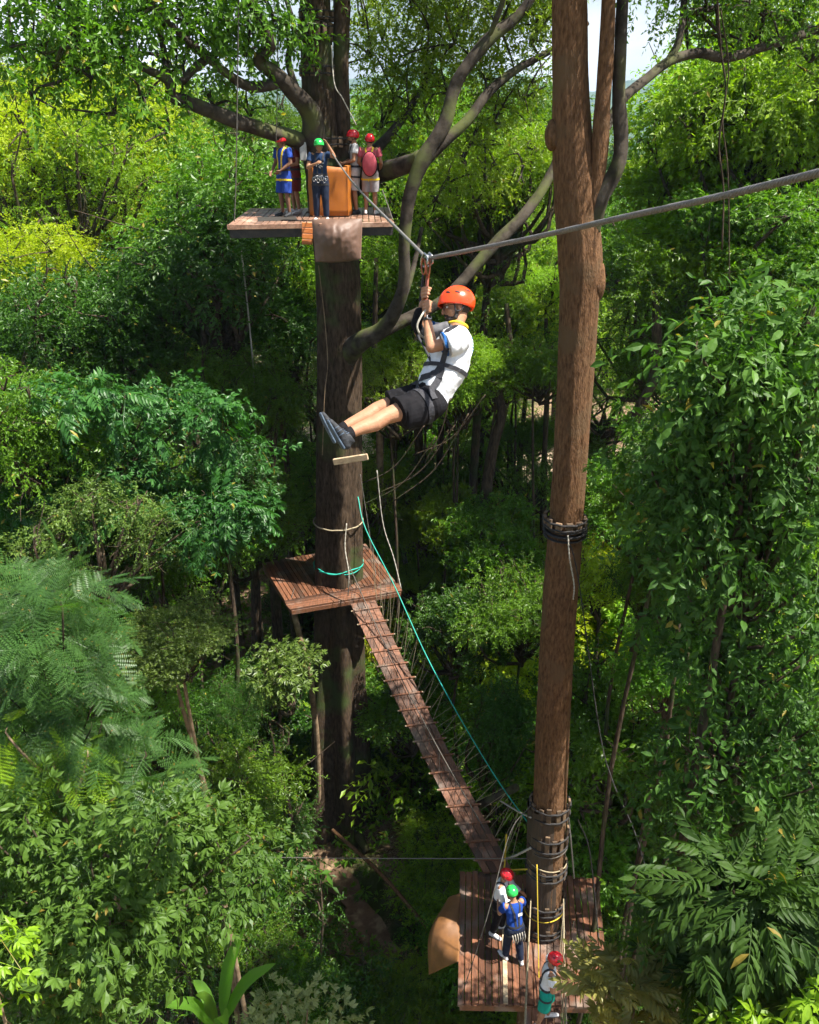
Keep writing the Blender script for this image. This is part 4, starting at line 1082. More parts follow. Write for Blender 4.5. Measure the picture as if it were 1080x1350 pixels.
C_BLACK = cloth('black_cloth', (0.0045, 0.0045, 0.006), (0.008, 0.0075, 0.0095)); C_NAVY = cloth('navy_cloth', (0.016, 0.035, 0.085)); C_BLUE = cloth('royal_blue_cloth', (0.022, 0.058, 0.30)); C_DEEP = cloth('deep_blue_cloth', (0.012, 0.05, 0.26))
C_PINK = cloth('faded_pink_cloth', (0.46, 0.09, 0.12)); C_MAROON = cloth('maroon_cloth', (0.16, 0.03, 0.03)); C_TEAL = cloth('teal_cloth', (0.01, 0.30, 0.23)); C_GREY = cloth('grey_cloth', (0.30, 0.28, 0.29)); C_DKBLUE = cloth('dark_denim', (0.015, 0.022, 0.045)); C_CUFF = cloth('blue_trim', (0.02, 0.10, 0.30))
def shell(name, c): return solid(name, c, tuple(x*.85 for x in c), rough=.22, scale=3, spec=.6, coord='Object')
H_RED = shell('red_helmet_shell', (0.55, 0.012, 0.022)); H_GREEN = shell('green_helmet_shell', (0.02, 0.42, 0.07)); H_ORANGE = shell('orange_helmet_shell', (0.85, 0.058, 0.010))
RUBBER = solid('black_rubber', (0.014, 0.014, 0.015), rough=.6); SHOE_BLK = solid('black_mesh_shoe', (0.010, 0.012, 0.015), (0.03, 0.033, 0.04), rough=.75, scale=50, bump=.3); SHOE_WHT = solid('white_shoe', (0.62, 0.62, 0.63), (0.5, 0.5, 0.5), rough=.6)
SOLE_BLUE = solid('blue_grey_sole', (0.065, 0.10, 0.145), (0.03, 0.045, 0.07), rough=.6, scale=25); YEL_WEB = solid('yellow_webbing', (0.70, 0.50, 0.02), rough=.7, scale=40); WEB = solid('black_webbing', (0.013, 0.014, 0.018), (0.03, 0.03, 0.038), rough=.75, scale=60, bump=.2)

def loft(rings, side=(1, 0, 0), n=18, flat=(False, False)):
    """Closed tapered solid through rings (centre, r_side, r_depth); rounded ends unless flat."""
    C = [Vector(c) for c, a, b in rings]; A = [a for c, a, b in rings]; B = [b for c, a, b in rings]
    t0 = (C[1]-C[0]).normalized(); t1 = (C[-1]-C[-2]).normalized()
    def ends(c, a, b, t, s):
        return [(c + t*s*min(a, b)*math.sin(q), a*math.cos(q), b*math.cos(q)) for q in (.5, 1.0, 1.38)]
    R_ = list(zip(C, A, B))
    if not flat[0]: R_ = ends(C[0], A[0], B[0], t0, -1)[::-1] + R_
    if not flat[1]: R_ = R_ + ends(C[-1], A[-1], B[-1], t1, 1)
    V = []; F = []; S = Vector(side); m = len(R_)
    for i, (c, a, b) in enumerate(R_):
        p, q = R_[max(i-1, 0)][0], R_[min(i+1, m-1)][0]; t = (q-p)
        t = t.normalized() if t.length > 1e-6 else t0
        s = S - t*S.dot(t)
        if s.length < .1: s = Vector((0, 1, 0)) - t*t.y
        s.normalize(); u = t.cross(s)
        for k in range(n):
            th = 2*math.pi*k/n; V.append(c + s*a*math.cos(th) + u*b*math.sin(th))
    for i in range(m-1):
        for k in range(n): k2 = (k+1) % n; F.append((i*n+k, i*n+k2, (i+1)*n+k2, (i+1)*n+k))
    F.append(tuple(range(n-1, -1, -1))); F.append(tuple((m-1)*n+k for k in range(n)))
    return V, F

def ell(c, r, M=None, sub=3):
    b = bmesh.new(); bmesh.ops.create_icosphere(b, subdivisions=sub, radius=1)
    M = M or Matrix.Identity(3)
    V = [Vector(c) + M @ Vector((v.co.x*r[0], v.co.y*r[1], v.co.z*r[2])) for v in b.verts]; F = [[v.index for v in f.verts] for f in b.faces]; b.free()
    return V, F

def blob(name, prims, voxel, mats, parent, smooth=3, wr=None, M=None, mi_fn=None, loc=(0, 0, 0)):
    """Union of closed solids grown into one continuous surface."""
    mb = MB()
    for V, F in prims: mb.add([tuple(v) for v in V], F)
    me = bpy.data.meshes.new(name); me.from_pydata(np.concatenate(mb.V).tolist(), [], mb.F)
    tmp = bpy.data.objects.new('tmp', me); SHOP.collection.objects.link(tmp)
    r = tmp.modifiers.new('r', 'REMESH'); r.mode = 'VOXEL'; r.voxel_size = voxel; r.adaptivity = 0
    if smooth: s = tmp.modifiers.new('s', 'SMOOTH'); s.iterations = smooth; s.factor = .5
    
    with bpy.context.temp_override(scene=SHOP, view_layer=SHOP.view_layers[0]): dg = bpy.context.evaluated_depsgraph_get()
    dg.update()
    out = bpy.data.meshes.new_from_object(tmp.evaluated_get(dg)); out.name = name
    bpy.data.objects.remove(tmp); bpy.data.meshes.remove(me)
    if wr:
        amp, sc, st = wr; N = len(out.vertices)
        co = np.empty(N*3, np.float32); no = np.empty(N*3, np.float32)
        out.vertices.foreach_get('co', co); out.vertices.foreach_get('normal', no)
        co = co.reshape(-1, 3); no = no.reshape(-1, 3); w = np.empty(N, np.float32)
        for i in range(N):
            q = Vector((co[i, 0]*sc*st[0], co[i, 1]*sc*st[1], co[i, 2]*sc*st[2]))
            w[i] = (1-abs(mnoise.noise(q))*2.6)*.8 + mnoise.noise(q*2.3+Vector((3, 1, 7)))*.45 - .2
        out.vertices.foreach_set('co', (co + no*amp*w[:, None]).ravel())
        out.update()
    out.polygons.foreach_set('use_smooth', [True]*len(out.polygons))
    out.materials.clear()
    return link_mesh(name, out, mats, parent, loc=loc)

def bvh_of(o):
    return BVHTree.FromPolygons([v.co.copy() for v in o.data.vertices], [tuple(p.vertices) for p in o.data.polygons])
def ribbon(bvhs, pts, w, t=.004, off=.004, n=24, closed=False):
    """Strap lying on the nearest surface."""
    p = catmull(pts + ([pts[0]] if closed else []), n); S = []
    for q in p:
        best = None
        for b in bvhs:
            h = b.find_nearest(q)
            if h[0] is not None and (best is None or h[3] < best[3]): best = h
        nrm = (q-best[0]); nrm = best[1] if nrm.length < .002 or nrm.dot(best[1]) < 0 else nrm.normalized()
        S.append((best[0] + nrm*off, nrm))
    V = []; F = []
    for i, (q, nrm) in enumerate(S):
        d = (S[min(i+1, n)][0]-S[max(i-1, 0)][0]).normalized(); s = d.cross(nrm).normalized()
        V += [q - s*w/2, q + s*w/2, q + s*w/2 + nrm*t, q - s*w/2 + nrm*t]
        if i:
            a = 4*(i-1); b = 4*i
            for k in range(4): k2 = (k+1) % 4; F.append((a+k, a+k2, b+k2, b+k))
    F.append((3, 2, 1, 0)); F.append((4*n, 4*n+1, 4*n+2, 4*n+3))
    return [tuple(v) for v in V], F

def basis(fwd, up):
    f = Vector(fwd).normalized(); u = Vector(up); u = (u - f*u.dot(f)).normalized(); r = f.cross(u)
    return Matrix((r, f, u)).transposed()

def head_prims(c, M, k=1.0):
    c = Vector(c); T_ = lambda p: c + M @ (Vector(p)*k); sc = lambda r: tuple(x*k for x in r)
    L = [ell(T_((0, -.012, .03)), sc((.074, .094, .088)), M), ell(T_((0, .026, -.035)), sc((.062, .068, .082)), M), ell(T_((0, .050, -.098)), sc((.034, .032, .026)), M),
         loft([(T_((0, .092, .012)), .009*k, .009*k), (T_((0, .108, -.018)), .012*k, .011*k), (T_((0, .110, -.034)), .016*k, .012*k)], M.col[0]),
         loft([(T_((-.042, .078, .022)), .011*k, .011*k), (T_((0, .088, .022)), .012*k, .012*k), (T_((.042, .078, .022)), .011*k, .011*k)], M.col[2]),
         ell(T_((0, .087, -.066)), sc((.024, .013, .0065)), M), ell(T_((0, .085, -.079)), sc((.021, .013, .007)), M),
         ell(T_((.040, .060, -.028)), sc((.022, .022, .018)), M), ell(T_((-.040, .060, -.028)), sc((.022, .022, .018)), M)]
    for s in (-1, 1): L.append(ell(T_((s*.074, -.012, -.02)), sc((.012, .022, .032)), M)); L.append(ell(T_((s*.072, -.008, -.045)), sc((.009, .011, .012)), M))
    return L

def add_helmet(root, c, M, mat_, k=1.0, detail=True, name='helmet'):
    c = Vector(c) + M @ Vector((0, -.008, .035))*k; V = []; F = []; na, nl = 40, 14
    rad = Vector((.113, .140, .122))*k
    for lay, g in ((0, 1.0), (1, .93)):
        for j in range(nl+1):
            for i in range(na):
                a = 2*math.pi*i/na; front = math.cos(a)             # +y is the front
                low = math.radians(-14 - 24*max(0, -front) + 13*max(0, front) - 4*math.sin(a)**2)
                th = math.pi/2 - (math.pi/2-low)*(j/nl)
                fl = 1 + .05*max(0, (j/nl-.8)/.2)*(1.0 if front > .2 else .1)
                q = Vector((math.sin(a)*math.cos(th)*rad.x, math.cos(a)*math.cos(th)*rad.y, math.sin(th)*rad.z))*g*fl
                ridge = .012*k*math.exp(-((abs(math.sin(a)*math.cos(th))-.42)/.10)**2)*math.sin(th) if lay == 0 else 0
                V.append(c + M @ (q*(1+ridge*4)))
    m = (nl+1)*na
    for j in range(nl):
        for i in range(na):
            i2 = (i+1) % na; a, b = j*na+i, j*na+i2
            F.append((a, b, b+na, a+na)); F.append((m+b, m+a, m+a+na, m+b+na))
    for i in range(na):
        i2 = (i+1) % na; a, b = nl*na+i, nl*na+i2; F.append((a, b, m+b, m+a))
    mb = MB(); mb.add([tuple(v) for v in V], F); h = mb.build(name, mat_, root, smooth=True, loc=(0, 0, 0))
    if detail:
        for (a, t) in ((.95, 33), (-.95, 33), (1.55, 26), (-1.55, 26), (2.3, 30), (-2.3, 30)):
            th = math.radians(t); q = Vector((math.sin(a)*math.cos(th)*rad.x, math.cos(a)*math.cos(th)*rad.y, math.sin(th)*rad.z))
            nrm = Vector((q.x/rad.x**2, q.y/rad.y**2, q.z/rad.z**2)).normalized(); Mv = M @ basis(nrm, (0, 0, 1))
            v, f = ell(c + M @ q*1.0, (.021*k, .004*k, .009*k), Mv @ Matrix.Rotation(.5 if a > 0 else -.5, 3, 'Y'))
            mb = MB(); mb.add([tuple(x) for x in v], f); mb.build('vent', RUBBER, h, smooth=True, loc=(0, 0, 0))
    # chin strap
    T_ = lambda p: Vector(c) + M @ (Vector(p)*k)
    mb = MB()
    for s in (-1, 1):
        mb.tube(catmull([T_((s*.098, .045, .0)), T_((s*.078, .035, -.08)), T_((s*.045, .052, -.130)), T_((0, .062, -.150))], 10), .0055*k, 6)
        mb.tube(catmull([T_((s*.098, -.06, -.01)), T_((s*.083, -.01, -.075)), T_((s*.078, .030, -.082))], 8), .0055*k, 6)
    mb.build('chin_strap', WEB, h, smooth=True, loc=(0, 0, 0))
    return h

def fist(c, A, W, k=1.0, thumb=1):
    """Closed hand round a rod along A through c; W points from the rod to the palm."""
    c = Vector(c); A = Vector(A).normalized(); W = Vector(W); W = (W - A*W.dot(A)).normalized(); N_ = A.cross(W)*thumb
    L = [loft([(c + W*.028*k - A*.036*k, .016*k, .020*k), (c + W*.034*k, .019*k, .024*k), (c + W*.028*k + A*.036*k, .016*k, .020*k)], N_)]
    for i, (ln, r) in enumerate(((235, .0098), (250, .0102), (240, .0098), (205, .0086))):
        o = A*(.036 - .0235*i)*k; rings = []
        for q in range(9):
            a = math.radians(-38 + ln*q/8); rr = (.030 if q < 3 else .0275)*k
            rad = r*k*(1.12 if q in (0, 3, 6) else .97)*(1-.018*q)
            rings.append((c + o + W*math.cos(a)*rr + N_*math.sin(a)*-rr, rad, rad))
        L.append(loft(rings, A, 12))
    rings = []
    for q in range(6):
        a = math.radians(40 + 95*q/5); rr = .034*k; rad = .0118*k*(1-.035*q)
        rings.append((c + A*(.030+.012*math.sin(q*.6))*k + W*math.cos(a)*rr + N_*math.sin(a)*rr, rad, rad))
    L.append(loft(rings, A, 12))
    return L

def hand_open(wrist, d, palm_n, k=1.0, side=1, curl=.5):
    """Relaxed hand: palm, four fingers of different length and a thumb."""
    w = Vector(wrist); d = Vector(d).normalized(); n_ = Vector(palm_n); n_ = (n_ - d*n_.dot(d)).normalized(); s = d.cross(n_)*side
    L = [loft([(w, .026*k, .017*k), (w + d*.045*k, .038*k, .015*k), (w + d*.085*k, .040*k, .013*k)], s)]
    for i, ln in enumerate((.070, .080, .074, .058)):
        b = w + d*.086*k + s*(.030-.020*i)*k; dirn = d; rings = [(b, .0095*k, .0095*k)]
        for q in range(3):
            dirn = (dirn + n_*curl*(.5+.5*q)*.6).normalized(); b = b + dirn*ln*k*(.42, .33, .25)[q]; rings.append((b, (.009, .0085, .0075)[q]*k, (.009, .0085, .0075)[q]*k))
        L.append(loft(rings, s, 10))
    b = w + d*.03*k + s*.032*k
    L.append(loft([(b, .013*k, .012*k), (b + d*.035*k + s*.020*k + n_*.01*k, .011*k, .011*k), (b + d*.065*k + s*.024*k + n_*.022*k, .009*k, .009*k)], n_, 10))
    return L

def shoe(root, heel, toe, up, mat_, sole_mat, name='shoe', k=1.0):
    heel, toe, up = Vector(heel), Vector(toe), Vector(up); d = (toe-heel); L = d.length; d.normalize(); up = (up - d*up.dot(d)).normalized(); s = d.cross(up)
    pr = [loft([(heel + d*.03*L + up*.035, .034*k, .034*k), (heel + d*.3*L + up*.045, .036*k, .042*k), (heel + d*.62*L + up*.030, .044*k, .030*k), (heel + d*.93*L + up*.020, .034*k, .020*k)], s),
          loft([(heel + d*.14*L + up*.05, .034*k, .042*k), (heel + d*.16*L + up*.095, .036*k, .044*k)], s, flat=(False, True))]
    o = blob(name, pr, .008*k, [mat_], root, smooth=2)
    so = blob('sole', [loft([(heel + d*-.005*L + up*.006, .036*k, .013*k), (heel + d*.3*L + up*.004, .034*k, .013*k), (heel + d*.66*L + up*.003, .047*k, .013*k), (heel + d*.97*L + up*.008, .034*k, .012*k)], s)], .008*k, [sole_mat], o, smooth=1)
    return o

def build_person(root, J, skin, shirt, lower, helmet, voxel=.012, k=1.0, loose=None, baggy=None, sleeve=.55, pants='short', shoes=(SHOE_BLK, RUBBER), fists=(), hands=(), wr=.006, hair=True, harness=True, face=True, lower_len=.95, extra=None):
    """J: joint positions in the root's space. Body is one surface; clothes, helmet, shoes are parts."""
    V_ = {a: Vector(b) for a, b in J.items()}
    hm, nk = (V_['hl']+V_['hr'])/2, V_['neck']; S = (V_['sl']-V_['sr']).normalized(); U = (nk-hm).normalized(); Fw = V_.get('fw') or (U.cross(S)*-1)
    HM = basis(V_['hf'], V_['hu']); hc = V_['head']
    ch = hm.lerp(nk, .72)
    pr = [loft([(hm - U*.05*k, .13*k, .095*k), (hm + U*.08*k, .135*k, .095*k), (hm.lerp(nk, .42), .125*k, .088*k), (ch, .155*k, .10*k), (hm.lerp(nk, .9), .13*k, .075*k)], S),
          loft([(nk - U*.05*k, .062*k, .062*k), (nk.lerp(hc, .35), .055*k, .057*k), (hc - HM.col[2]*.06*k - HM.col[1]*.015*k, .054*k, .058*k)], S)] + head_prims(hc, HM, k)
    sh = lambda a, b, t: V_[a].lerp(V_[b], t)
    for q in 'lr':
        s_, e, w = V_['s'+q], V_['e'+q], V_['w'+q]
        pr.append(loft([(s_.lerp(ch, .12), .058*k, .058*k), (s_.lerp(e, .35), .050*k, .050*k), (e, .041*k, .041*k)], S))
        pr.append(loft([(e, .041*k, .041*k), (e.lerp(w, .28), .043*k, .041*k), (e.lerp(w, .75), .031*k, .030*k), (w, .026*k, .024*k)], S))
        h, kn, an = V_['h'+q], V_['k'+q], V_['a'+q]
        pr.append(loft([(h, .094*k, .094*k), (h.lerp(kn, .4), .082*k, .084*k), (kn, .056*k, .058*k)], S))
        kd = Fw*-1
        pr.append(loft([(kn, .056*k, .057*k), (kn.lerp(an, .3) + (V_['kb'] if 'kb' in V_ else Vector())*.018, .058*k, .060*k), (kn.lerp(an, .7), .043*k, .044*k), (an, .036*k, .037*k)], S))
    for f in fists: pr += fist(*f)
    for f in hands: pr += hand_open(*f)
    body = blob('body', pr, voxel, [skin], root, smooth=2)
    # shirt
    g = .014*k
    hem = V_.get('hem') or (hm + U*.015*k)
    sp_ = [loft([(hem, .145*k+g, .112*k+g), (hm.lerp(nk, .25), .142*k+g, .105*k+g), (hm.lerp(nk, .45), .138*k+g, .098*k+g), (ch, .162*k+g, .108*k+g), (hm.lerp(nk, .88), .150*k+g, .088*k+g), (hm.lerp(nk, 1.0), .075*k, .07*k)], S, flat=(True, True), n=28)]
    for q in 'lr':
        s_, e = V_['s'+q], V_['e'+q]
        sp_.append(loft([(s_.lerp(ch, .30), .070*k, .072*k), (s_, .068*k+g*.5, .068*k+g*.5), (s_.lerp(e, sleeve*.6), .064*k+g*.6, .064*k+g*.6), (s_.lerp(e, sleeve), .066*k+g*.7, .066*k+g*.7)], S, flat=(False, True), n=24))
        if sleeve >= .95:
            w = V_['w'+q]; sp_.append(loft([(e, .056*k, .056*k), (e.lerp(w, .92), .042*k, .042*k)], S, flat=(False, True)))
    if loose: sp_ += loose
    sh_o = blob('shirt', sp_, voxel*.9, [shirt], root, smooth=2, wr=(wr, 9, (1, 1, .6)))
    # shorts / trousers
    lp = [loft([(hm + U*.10*k, .138*k+g*.4, .100*k+g*.4), (hm + U*.0*k, .148*k+g*.5, .115*k+g*.5), (hm - U*.09*k, .125*k, .10*k)], S, flat=(True, False), n=28)]
    for q in 'lr':
        h, kn, an = V_['h'+q], V_['k'+q], V_['a'+q]
        if pants == 'short':
            lp.append(loft([(h, .102*k+g*.5, .104*k+g*.5), (h.lerp(kn, .5), .100*k+g*.6, .102*k+g*.6), (h.lerp(kn, lower_len), .096*k+g, .102*k+g)], S, flat=(False, True), n=24))
        else:
            lp.append(loft([(h, .102*k+g*.3, .102*k+g*.3), (h.lerp(kn, .5), .088*k+g, .09*k+g), (kn, .066*k+g, .068*k+g), (kn.lerp(an, .5), .058*k+g, .062*k+g), (kn.lerp(an, .98), .054*k+g*.6, .056*k+g*.6)], S, flat=(False, True), n=24))
    if baggy: lp += baggy
    lo_o = blob('shorts' if pants == 'short' else 'trousers', lp, voxel*.9, [lower], root, smooth=2, wr=(wr, 8, (1, 1, .5)))
    for q in 'lr':
        heel, toe, up = V_['heel'+q], V_['toe'+q], V_.get('fu'+q) or Vector((0, 0, 1))
        shoe(root, heel, toe, up, shoes[0], shoes[1], k=k)
        if 'sock' in (extra or {}):
            an = V_['a'+q]; mb = MB(); v, f = loft([(an.lerp(V_['k'+q], .14), .043*k, .044*k), (an, .040*k, .041*k), (an.lerp(heel, .4), .038*k, .038*k)], S, flat=(True, False)); mb.add([tuple(x) for x in v], f); mb.build('sock', extra['sock'], root, smooth=True, loc=(0, 0, 0))
    add_helmet(root, hc, HM, helmet, k, detail=True)
    if hair:
        T_ = lambda p: hc + HM @ (Vector(p)*k)
        blob('hair', [ell(T_((0, -.03, .012)), (.077*k, .084*k, .085*k), HM)], voxel*.9, [HAIR], root, smooth=1)
    if face:
        T_ = lambda p: hc + HM @ (Vector(p)*k)
        for s in (-1, 1):
            v, f = ell(T_((s*.031, .077, .003)), (.013*k, .011*k, .009*k), HM, 2); mb = MB(); mb.add([tuple(x) for x in v], f); eo = mb.build('eye', EYE_W, root, smooth=True, loc=(0, 0, 0))
            v, f = ell(T_((s*.031, .087, .003)), (.0062*k, .0035*k, .0062*k), HM, 2); mb = MB(); mb.add([tuple(x) for x in v], f); mb.build('iris', HAIR, eo, smooth=True, loc=(0, 0, 0))
            mb = MB(); mb.tube(catmull([T_((s*.014, .096, .024)), T_((s*.032, .094, .030)), T_((s*.050, .080, .024))], 6), .0045*k, 6, squash=.7); mb.build('eyebrow', HAIR, root, smooth=True, loc=(0, 0, 0))
    if harness:
        bv = [bvh_of(sh_o), bvh_of(lo_o)]
        d = hm + U*.10*k
        ring = [d + (S*math.cos(a)*.19 + Fw*math.sin(a)*.15)*k for a in np.linspace(0, 2*math.pi, 17)[:-1]]
        mb = MB(); mb.add(*ribbon(bv, ring, .045*k, .006, n=40, closed=True))
        ho = mb.build('harness', harness if harness is not True else WEB, root, loc=(0, 0, 0))
        mb = MB()
        for q, sg in (('l', 1), ('r', -1)):
            h, kn = V_['h'+q], V_['k'+q]; c = h.lerp(kn, .28); ax = (kn-h).normalized(); e1 = (S - ax*S.dot(ax)).normalized(); e2 = ax.cross(e1)
            mb.add(*ribbon(bv, [c + (e1*math.cos(a) + e2*math.sin(a))*.15*k for a in np.linspace(0, 2*math.pi, 13)[:-1]], .04*k, .006, n=30, closed=True))
            mb.add(*ribbon(bv, [d + Fw*.12*k + S*sg*.05*k, ch + Fw*.15*k + S*sg*.085*k, hm.lerp(nk, .95) + S*sg*.10*k + U*.06*k, ch - Fw*.15*k + S*sg*.06*k, d - Fw*.12*k + S*sg*.03*k], .035*k, .005, n=34))
        mb.build('harness_strap', YEL_WEB if (extra or {}).get('yellow') else WEB, ho, loc=(0, 0, 0))
        mb = MB()
        for j in range(3):
            p = d + Fw*.145*k + S*(.05-.05*j)*k - U*.06*k
            mb.tube([p + U*.04*math.cos(a)*k + S*.018*math.sin(a)*k for a in np.linspace(0, 2*math.pi, 13)], .005*k, 6, caps=False)
        o = mb.build('carabiner', CHROME, ho, smooth=True, loc=(0, 0, 0)); o['kind'] = 'stuff'
    return body, sh_o, lo_o

def standing(arms='down', lean=0.0, stride=.0, look=(0, 1, -.1)):
    """Joints of a standing 1.72 m figure, facing +y, left side at -x."""
    f = lean; up = Vector((0, f, 1)).normalized(); h = Vector((0, 0, .90)); T_ = lambda x, y, z: h + Vector((x, y, 0)) + up*(z-.90)
    J = dict(hl=(-.085, 0, .89), hr=(.085, 0, .89), neck=T_(0, -.01, 1.44), sl=T_(-.185, 0, 1.40), sr=T_(.185, 0, 1.40), head=T_(0, .025 + f*.05, 1.575),
             kl=(-.10, .03 + stride*.5, .48), kr=(.10, .03 - stride*.5, .48), al=(-.11, -.01 + stride, .10), ar=(.11, -.01 - stride, .10),
             hf=look, hu=(0, .15, 1), fw=(0, 1, 0))
    for q, s in (('l', -1), ('r', 1)):
        a = Vector(J['a'+q]); J['heel'+q] = (a.x, a.y-.06, .0+.008); J['toe'+q] = (a.x + s*.05, a.y+.20, .008)
    A = {'down': [(-.25, -.02, 1.12), (-.25, .07, .88), (.25, -.02, 1.12), (.25, .07, .88)],
         'front': [(-.25, .05, 1.12), (-.10, .25, 1.05), (.25, .05, 1.12), (.10, .25, 1.05)],
         'raise': [(-.33, .14, 1.36), (-.20, .20, 1.60), (.26, .10, 1.14), (.08, .26, 1.22)],
         'reach': [(-.24, .13, 1.15), (-.16, .36, 1.10), (.24, .13, 1.15), (.16, .36, 1.10)],
         'belly': [(-.26, .02, 1.13), (-.12, .20, .98), (.26, .0, 1.12), (.20, .18, .95)]}[arms]
    for n_, p in zip(('el', 'wl', 'er', 'wr'), A): J[n_] = T_(*p)
    return J

def small_person(label, loc, yaw, s, J, skin, shirt, lower, helmet, pants='short', group=None, **k):
    e = empty('person', loc, label, 'person', group, rz=yaw); e.scale = (s, s, s)
    hands = []
    for q, sg in (('l', -1), ('r', 1)):
        w, el = Vector(J['w'+q]), Vector(J['e'+q]); d = (w-el).normalized()
        hands.append((w, d, Vector((-sg, .3, 0)), 1.0, sg, .6))
    b = build_person(e, J, skin, shirt, lower, helmet, hands=hands, pants=pants, **k)
    return e, b

def backpack(root, sh_o, c, r, mat_, trim):
    """Rounded pack on the back with a dark rim."""
    c = Vector(c); V, F = ell(c, r, None, 4)
    V = [Vector((c.x + (v.x-c.x), c.y + math.copysign(abs((v.y-c.y)/r[1])**.7, v.y-c.y)*r[1], v.z)) for v in V]
    mb = MB(); mb.add([tuple(v) for v in V], F); o = mb.build('backpack', mat_, root, smooth=True, loc=(0, 0, 0))
    mb = MB(); mb.tube([c + Vector((math.cos(a)*r[0]*.98, -r[1]*.15, math.sin(a)*r[2]*.98)) for a in np.linspace(0, 2*math.pi, 33)], .018, 8, caps=False); mb.build('piping', trim, o, smooth=True, loc=(0, 0, 0))
    return o

U_ = lambda px, Y: Vector((P(px, 280, Y).x, Y, UZ+.003))
def side_tarp():
    tl, tr, br_, bl = PZ(590, 1184, LZ-.15), PZ(606, 1177, LZ+.03), PZ(605, 1268, LZ+.03), PZ(565, 1284, LZ-1.0)
    nv, nu = 50, 34; V = []; F = []; n_ = Vector((-.55, -.5, .65)).normalized()
    for lay in (0, 1):
        for j in range(nv+1):
            for i in range(nu+1):
                u, v = i/nu, j/nv
                p = tl.lerp(tr, u).lerp(bl.lerp(br_, u), v)
                ph = math.atan2(u, 1-v+1e-4); dist = math.hypot(u, 1-v)
                e = math.sin(math.pi*min(1, u*.93+.02))**.6
                w = .30*math.sin(math.pi*u)**.8*math.sin(math.pi*(v*.9+.08))
                w += (.10*math.sin(8.5*ph+1.6*math.sin(3*dist))*(.6+.5*math.sin(4*dist+2*ph))+.05*(.4-abs(mnoise.noise(Vector((ph*3, dist*1.5, 4)))))+.04*mnoise.noise(Vector((u*3, v*4, 1))))*min(1, dist*1.4)*e
                out = Vector((-.16*math.sin(math.pi*v)**1.2*(1-u), 0, -.05*math.sin(6*v+1)*(1-u)))
                V.append(p + out + n_*(w - (.025 if lay else 0)))
    m = (nu+1)*(nv+1)
    for j in range(nv):
        for i in range(nu):
            a = j*(nu+1)+i; F.append((a, a+nu+1, a+nu+2, a+1)); F.append((m+a, m+a+1, m+a+nu+2, m+a+nu+1))
    for i in range(nu):
        F.append((i, i+1, m+i+1, m+i)); a = nv*(nu+1)+i; F.append((a+1, a, m+a, m+a+1))
    for j in range(nv):
        a = j*(nu+1); F.append((a+nu+1, a, m+a, m+a+nu+1)); a += nu; F.append((a, a+nu+1, m+a+nu+1, m+a))
    mb = MB(); mb.add(V, F); return mb.build('tarpaulin', TARP_TAN, smooth=True)
tb = side_tarp()
tag(tb, 'tan folded tarpaulin draped off the left side of the lowest platform', 'tarpaulin')
# people waiting on the upper platform
J = standing('belly', look=(.3, 1, -.45)); e, b = small_person('person in royal blue shirt and shorts with red helmet on the upper platform', U_(377, 20.9), math.pi*.78, 1.0, J, SKIN_DK, C_BLUE, C_BLUE, H_RED, sleeve=.62, extra={'yellow': True})
J = standing('front', look=(.2, 1, -.2)); small_person('person in dark maroon clothes and red helmet half hidden behind the royal blue shirt', U_(391, 21.7), math.pi*.7, .98, J, SKIN, C_MAROON, C_MAROON, H_RED, shoes=(SHOE_WHT, SHOE_WHT))
J = standing('raise', look=(-.2, 1, -.1)); e, b = small_person('guide in navy shirt, dark trousers and green helmet reaching up to the zip line rope', U_(424, 19.75), math.pi*1.02, .95, J, SKIN, C_NAVY, C_DKBLUE, H_GREEN, pants='long', shoes=(SHOE_WHT, SHOE_WHT))
mb = MB()
for k in range(5): mb.box((.07-.035*k, .124-.004*abs(k-2), 1.18+.05*math.sin(k*2)), (.022, .004, .05+.02*(k % 2)), Matrix.Rotation(.4*k, 3, 'Y'))
o = mb.build('shirt_print', C_GREYW, e, loc=(0, 0, 0)); o['kind'] = 'stuff'
mb = MB()
for k in range(7):
    p = Vector((.13-.045*k, .155, .90+.03*math.sin(k*2.2))); mb.tube([p + Vector((.028*math.cos(a), .01*math.sin(3*a), .045*math.sin(a))) for a in np.linspace(0, 6.28, 11)], .008, 6, caps=False)
o = mb.build('carabiner', CHROME, e, smooth=True, loc=(0, 0, 0)); o['kind'] = 'stuff'
J = standing('front', look=(0, 1, -.1)); e, b = small_person('person in white shirt, pale shorts and red helmet facing left by the orange mat', U_(469, 21.5), math.pi*.56, 1.05, J, SKIN, C_GREYW, C_GREYW, H_RED)
hc = Vector(J['head']); blob('beard', [ell(hc + Vector((0, .045, -.085)), (.050, .052, .042))], .011, [HAIR], e, smooth=1)
backpack(e, b[1], (0, -.17, 1.18), (.13, .07, .18), C_BLACK, C_BLACK)
J = standing('belly', look=(-.3, 1, -.2)); e, b = small_person('person in faded pink shirt with a pink backpack and red helmet seen from behind', U_(489, 21.3), -.15, 1.0, J, SKIN, C_PINK, C_GREY, H_RED, extra={'yellow': True}, shoes=(SHOE_WHT, SHOE_BLK))
backpack(e, b[1], (.03, -.18, 1.10), (.17, .08, .26), C_PINK, C_BLACK)

